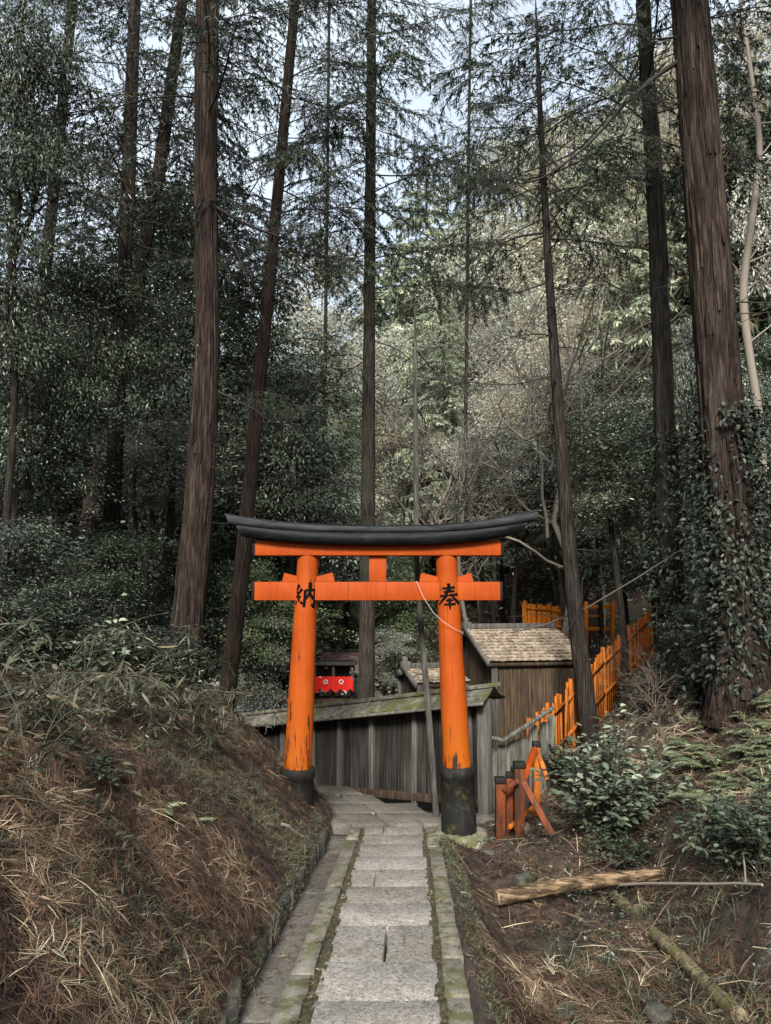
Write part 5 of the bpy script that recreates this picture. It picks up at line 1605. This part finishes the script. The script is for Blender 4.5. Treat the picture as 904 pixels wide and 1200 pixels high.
tag(g.obj('undergrowth', [M['leaf_grey'], M['leaf_pale'], M['leaf_tan'], M['leaf_dark']]), 'low leafy undergrowth of the forest floor', 'undergrowth', kind='stuff')

# ---- logs and loose wood
def log(label, a, b, ra, rb, seed, matn, bow=0.02, knots=3):
    r = np.random.default_rng(seed); n = 22; t = np.linspace(0, 1, n)[:, None]
    a = np.asarray(a, float); b = np.asarray(b, float)
    p = a + (b - a) * t + np.array([0, 0, 1]) * bow * np.sin(t * np.pi) + np.cumsum(r.standard_normal((n, 3)) * .004, 0)
    rad = np.interp(t[:, 0], [0, 1], [ra, rb]) * (1 + .05 * r.standard_normal(n))
    o3 = p[0].copy(); p = p - o3
    root = thing('fallen_log', label, 'log', o3)
    g = Geo(); add_tube(g, p, rad, 14, .5, 0, jit=.05, r=r)
    for k in range(knots):
        i = r.integers(3, n - 3); dd = nrm(r.standard_normal(3) + [0, 0, .5])
        add_tube(g, [p[i], p[i] + dd * rad[i] * 1.25], [rad[i] * .35, rad[i] * .22], 6, .4, 0, caps=True)
    g.obj('bark', M[matn], root, smooth=True)
    for i, s in ((0, -1), (-1, 1)):
        g = Geo()
        d = nrm(p[1] - p[0]) if i == 0 else nrm(p[-1] - p[-2])
        add_tube(g, [p[i] - d * s * .01, p[i] + d * s * .012], [rad[i] * .97, rad[i] * .9], 14, .6, 0, jit=.03, r=r, caps=True)
        g.obj('sawn_end', M['logend'], root)
    return root


a = hit(583, 1066); b = hit(775, 1050)
log('peeling pale log lying across the mossy one right of the lane', P(583, 1052, a[1]), P(776, 1024, a[1] + .25), .064, .058, 81, 'log', .01)
a = hit(718, 1062); b = hit(870, 1205)
log('mossy yellowish log slanting to the lower right corner under the peeling one', (a[0], a[1], a[2] + .10), (b[0], b[1], b[2] + .05), .05, .055, 82, 'logmoss', .015)
a = hit(340, 975); b = hit(352, 985)
for k, (p0, p1, w, lab) in enumerate([((330, 972), (355, 986), .018, 'short broken stick at the foot of the bank below the left torii foot'), ((700, 1045), (900, 1048), .016, 'straight bare stick lying level behind the mossy log'), ((868, 975), (880, 1048), .010, 'arched dry stem bending down to the level stick')]):
    a = hit(*p0); b = hit(*p1)
    g = Geo(); n = 9; t = np.linspace(0, 1, n)[:, None]
    p = np.array([a[0], a[1], a[2] + .04]) * (1 - t) + np.array([b[0], b[1], b[2] + .05]) * t + np.array([0, 0, .12 if k == 2 else .015]) * np.sin(t * np.pi) + np.cumsum(np.random.default_rng(k).standard_normal((n, 3)) * .006, 0)
    add_tube(g, p, np.linspace(w, w * .7, n), 6, .6, caps=True)
    tag(g.obj('stick', M['pale_twig']), lab, 'stick')


def rock(label, px, py, s, seed, sq=(1, .75, .42)):
    r = np.random.default_rng(seed); c = hit(px, py)
    nu, nv = 14, 9
    a = np.linspace(0, 2 * np.pi, nu, endpoint=False); e = np.linspace(-1.45, 1.45, nv)
    A, E = np.meshgrid(a, e)
    d = np.stack([np.cos(E) * np.cos(A), np.cos(E) * np.sin(A), np.sin(E)], -1)
    k = r.standard_normal((6, 3)); f = 1 + .22 * sum(np.sin(3 * (d @ q) + i) for i, q in enumerate(k)) / 2
    d = np.clip(d, -.78, .78) * f[..., None] * s * np.array(sq)
    i = np.arange(nv - 1)[:, None] * nu; j = np.arange(nu)[None]; kk = (j + 1) % nu
    g = Geo(); g.add(d.reshape(-1, 3), np.stack([i + j, i + kk, i + nu + kk, i + nu + j], -1).reshape(-1, 4))
    g.add(d[-1], [list(range(nu))]); g.add(d[0][::-1], [list(range(nu))])
    o = g.obj('rock', M['rock']); o.location = (float(c[0]), float(c[1]), float(c[2] + s * .1)); o.rotation_euler = (0, 0, r.uniform(0, 6))
    return tag(o, label, 'rock')


for k, (px, py, s, lab) in enumerate([(612, 1032, .11, 'mossy rounded rock beside the left end of the peeling log'), (572, 1000, .10, 'rock below the footing stone of the torii'), (775, 1195, .12, 'mossy rock at the bottom edge under the slanting log'),
                                      (625, 1138, .07, 'small grey rock in the gully near the kerb'), (590, 1125, .05, 'small brownish rock beside the kerb'), (690, 1140, .05, 'pinkish flat stone in the gully'),
                                      (600, 965, .10, 'rock between the footing stone and the orange posts'), (668, 1188, .10, 'wet dark rock at the bottom of the gully')]):
    rock(lab, px, py, s, 900 + k)

# ---- cables
g = Geo()
cp = [P(925, 548, 9.5), P(860, 600, 10), P(805, 640, 10.4), P(748, 677, 11), P(689, 712, 11.8), P(640, 732, 12.6), P(600, 741, 13.2)]
add_tube(g, cp, .014, 6)
tag(g.obj('cable', M['cable']), 'slack grey cable sloping across the right slope to the shed roof', 'cable')
g = Geo(); add_tube(g, [P(790, 40, 9.3), P(752, 110, 10), P(700, 225, 11), P(640, 340, 12), P(600, 420, 12.6)], .009, 5)
tag(g.obj('cable', M['cable']), 'taut thin dark cable running down from the thickest cedar', 'cable')

# ------------------------------------------------------------------ camera, light, sky
cam = bpy.data.cameras.new('camera'); co = bpy.data.objects.new('camera', cam); COL.objects.link(co)
cam.sensor_fit = 'HORIZONTAL'; cam.sensor_width = 36; cam.lens = F / 904 * 36
cam.clip_start = .05; cam.clip_end = 600
co.location = tuple(CAM); co.rotation_euler = (math.pi / 2 + TH, 0, 0)
sc.camera = co

SUN_EL, SUN_DIR = R(36), np.array([.10, 1.0])          # light travels away from the viewer, a little to the right
hd = nrm(SUN_DIR)
sd = Vector((-hd[0] * math.cos(SUN_EL), -hd[1] * math.cos(SUN_EL), math.sin(SUN_EL)))   # towards the sun
sl = bpy.data.lights.new('sun', 'SUN'); sl.energy = 3.2; sl.angle = R(14); sl.color = (1, .96, .9)
so = bpy.data.objects.new('sun', sl); COL.objects.link(so)
so.rotation_euler = sd.to_track_quat('Z', 'Y').to_euler(); so.location = (0, -5, 30)

w = bpy.data.worlds.new('World'); sc.world = w; w.use_nodes = True
nt = w.node_tree; bg = nt.nodes['Background']
sky = nt.nodes.new('ShaderNodeTexSky'); sky.sky_type = 'NISHITA'; sky.sun_disc = False
sky.sun_elevation = SUN_EL; sky.sun_rotation = math.atan2(sd.x, sd.y)
sky.air_density = 1.0; sky.dust_density = 2.0
tc = nt.nodes.new('ShaderNodeTexCoord')
cl = noise(nt, tc.outputs['Generated'], 2.2, 6, .6)
c = mixc(nt, maprange(nt, cl, .32, .66, .42, .93), sky.outputs[0], (4.5, 5.1, 5.6))
nt.links.new(c, bg.inputs[0]); bg.inputs[1].default_value = .10

sc.view_settings.view_transform = 'Standard'; sc.view_settings.look = 'None'
sc.view_settings.exposure = 1.25; sc.view_settings.gamma = 1
sc.render.engine = 'CYCLES'
cy = sc.cycles
cy.max_bounces = 5; cy.diffuse_bounces = 3; cy.glossy_bounces = 2; cy.transmission_bounces = 2; cy.transparent_max_bounces = 4
cy.caustics_reflective = False; cy.caustics_refractive = False
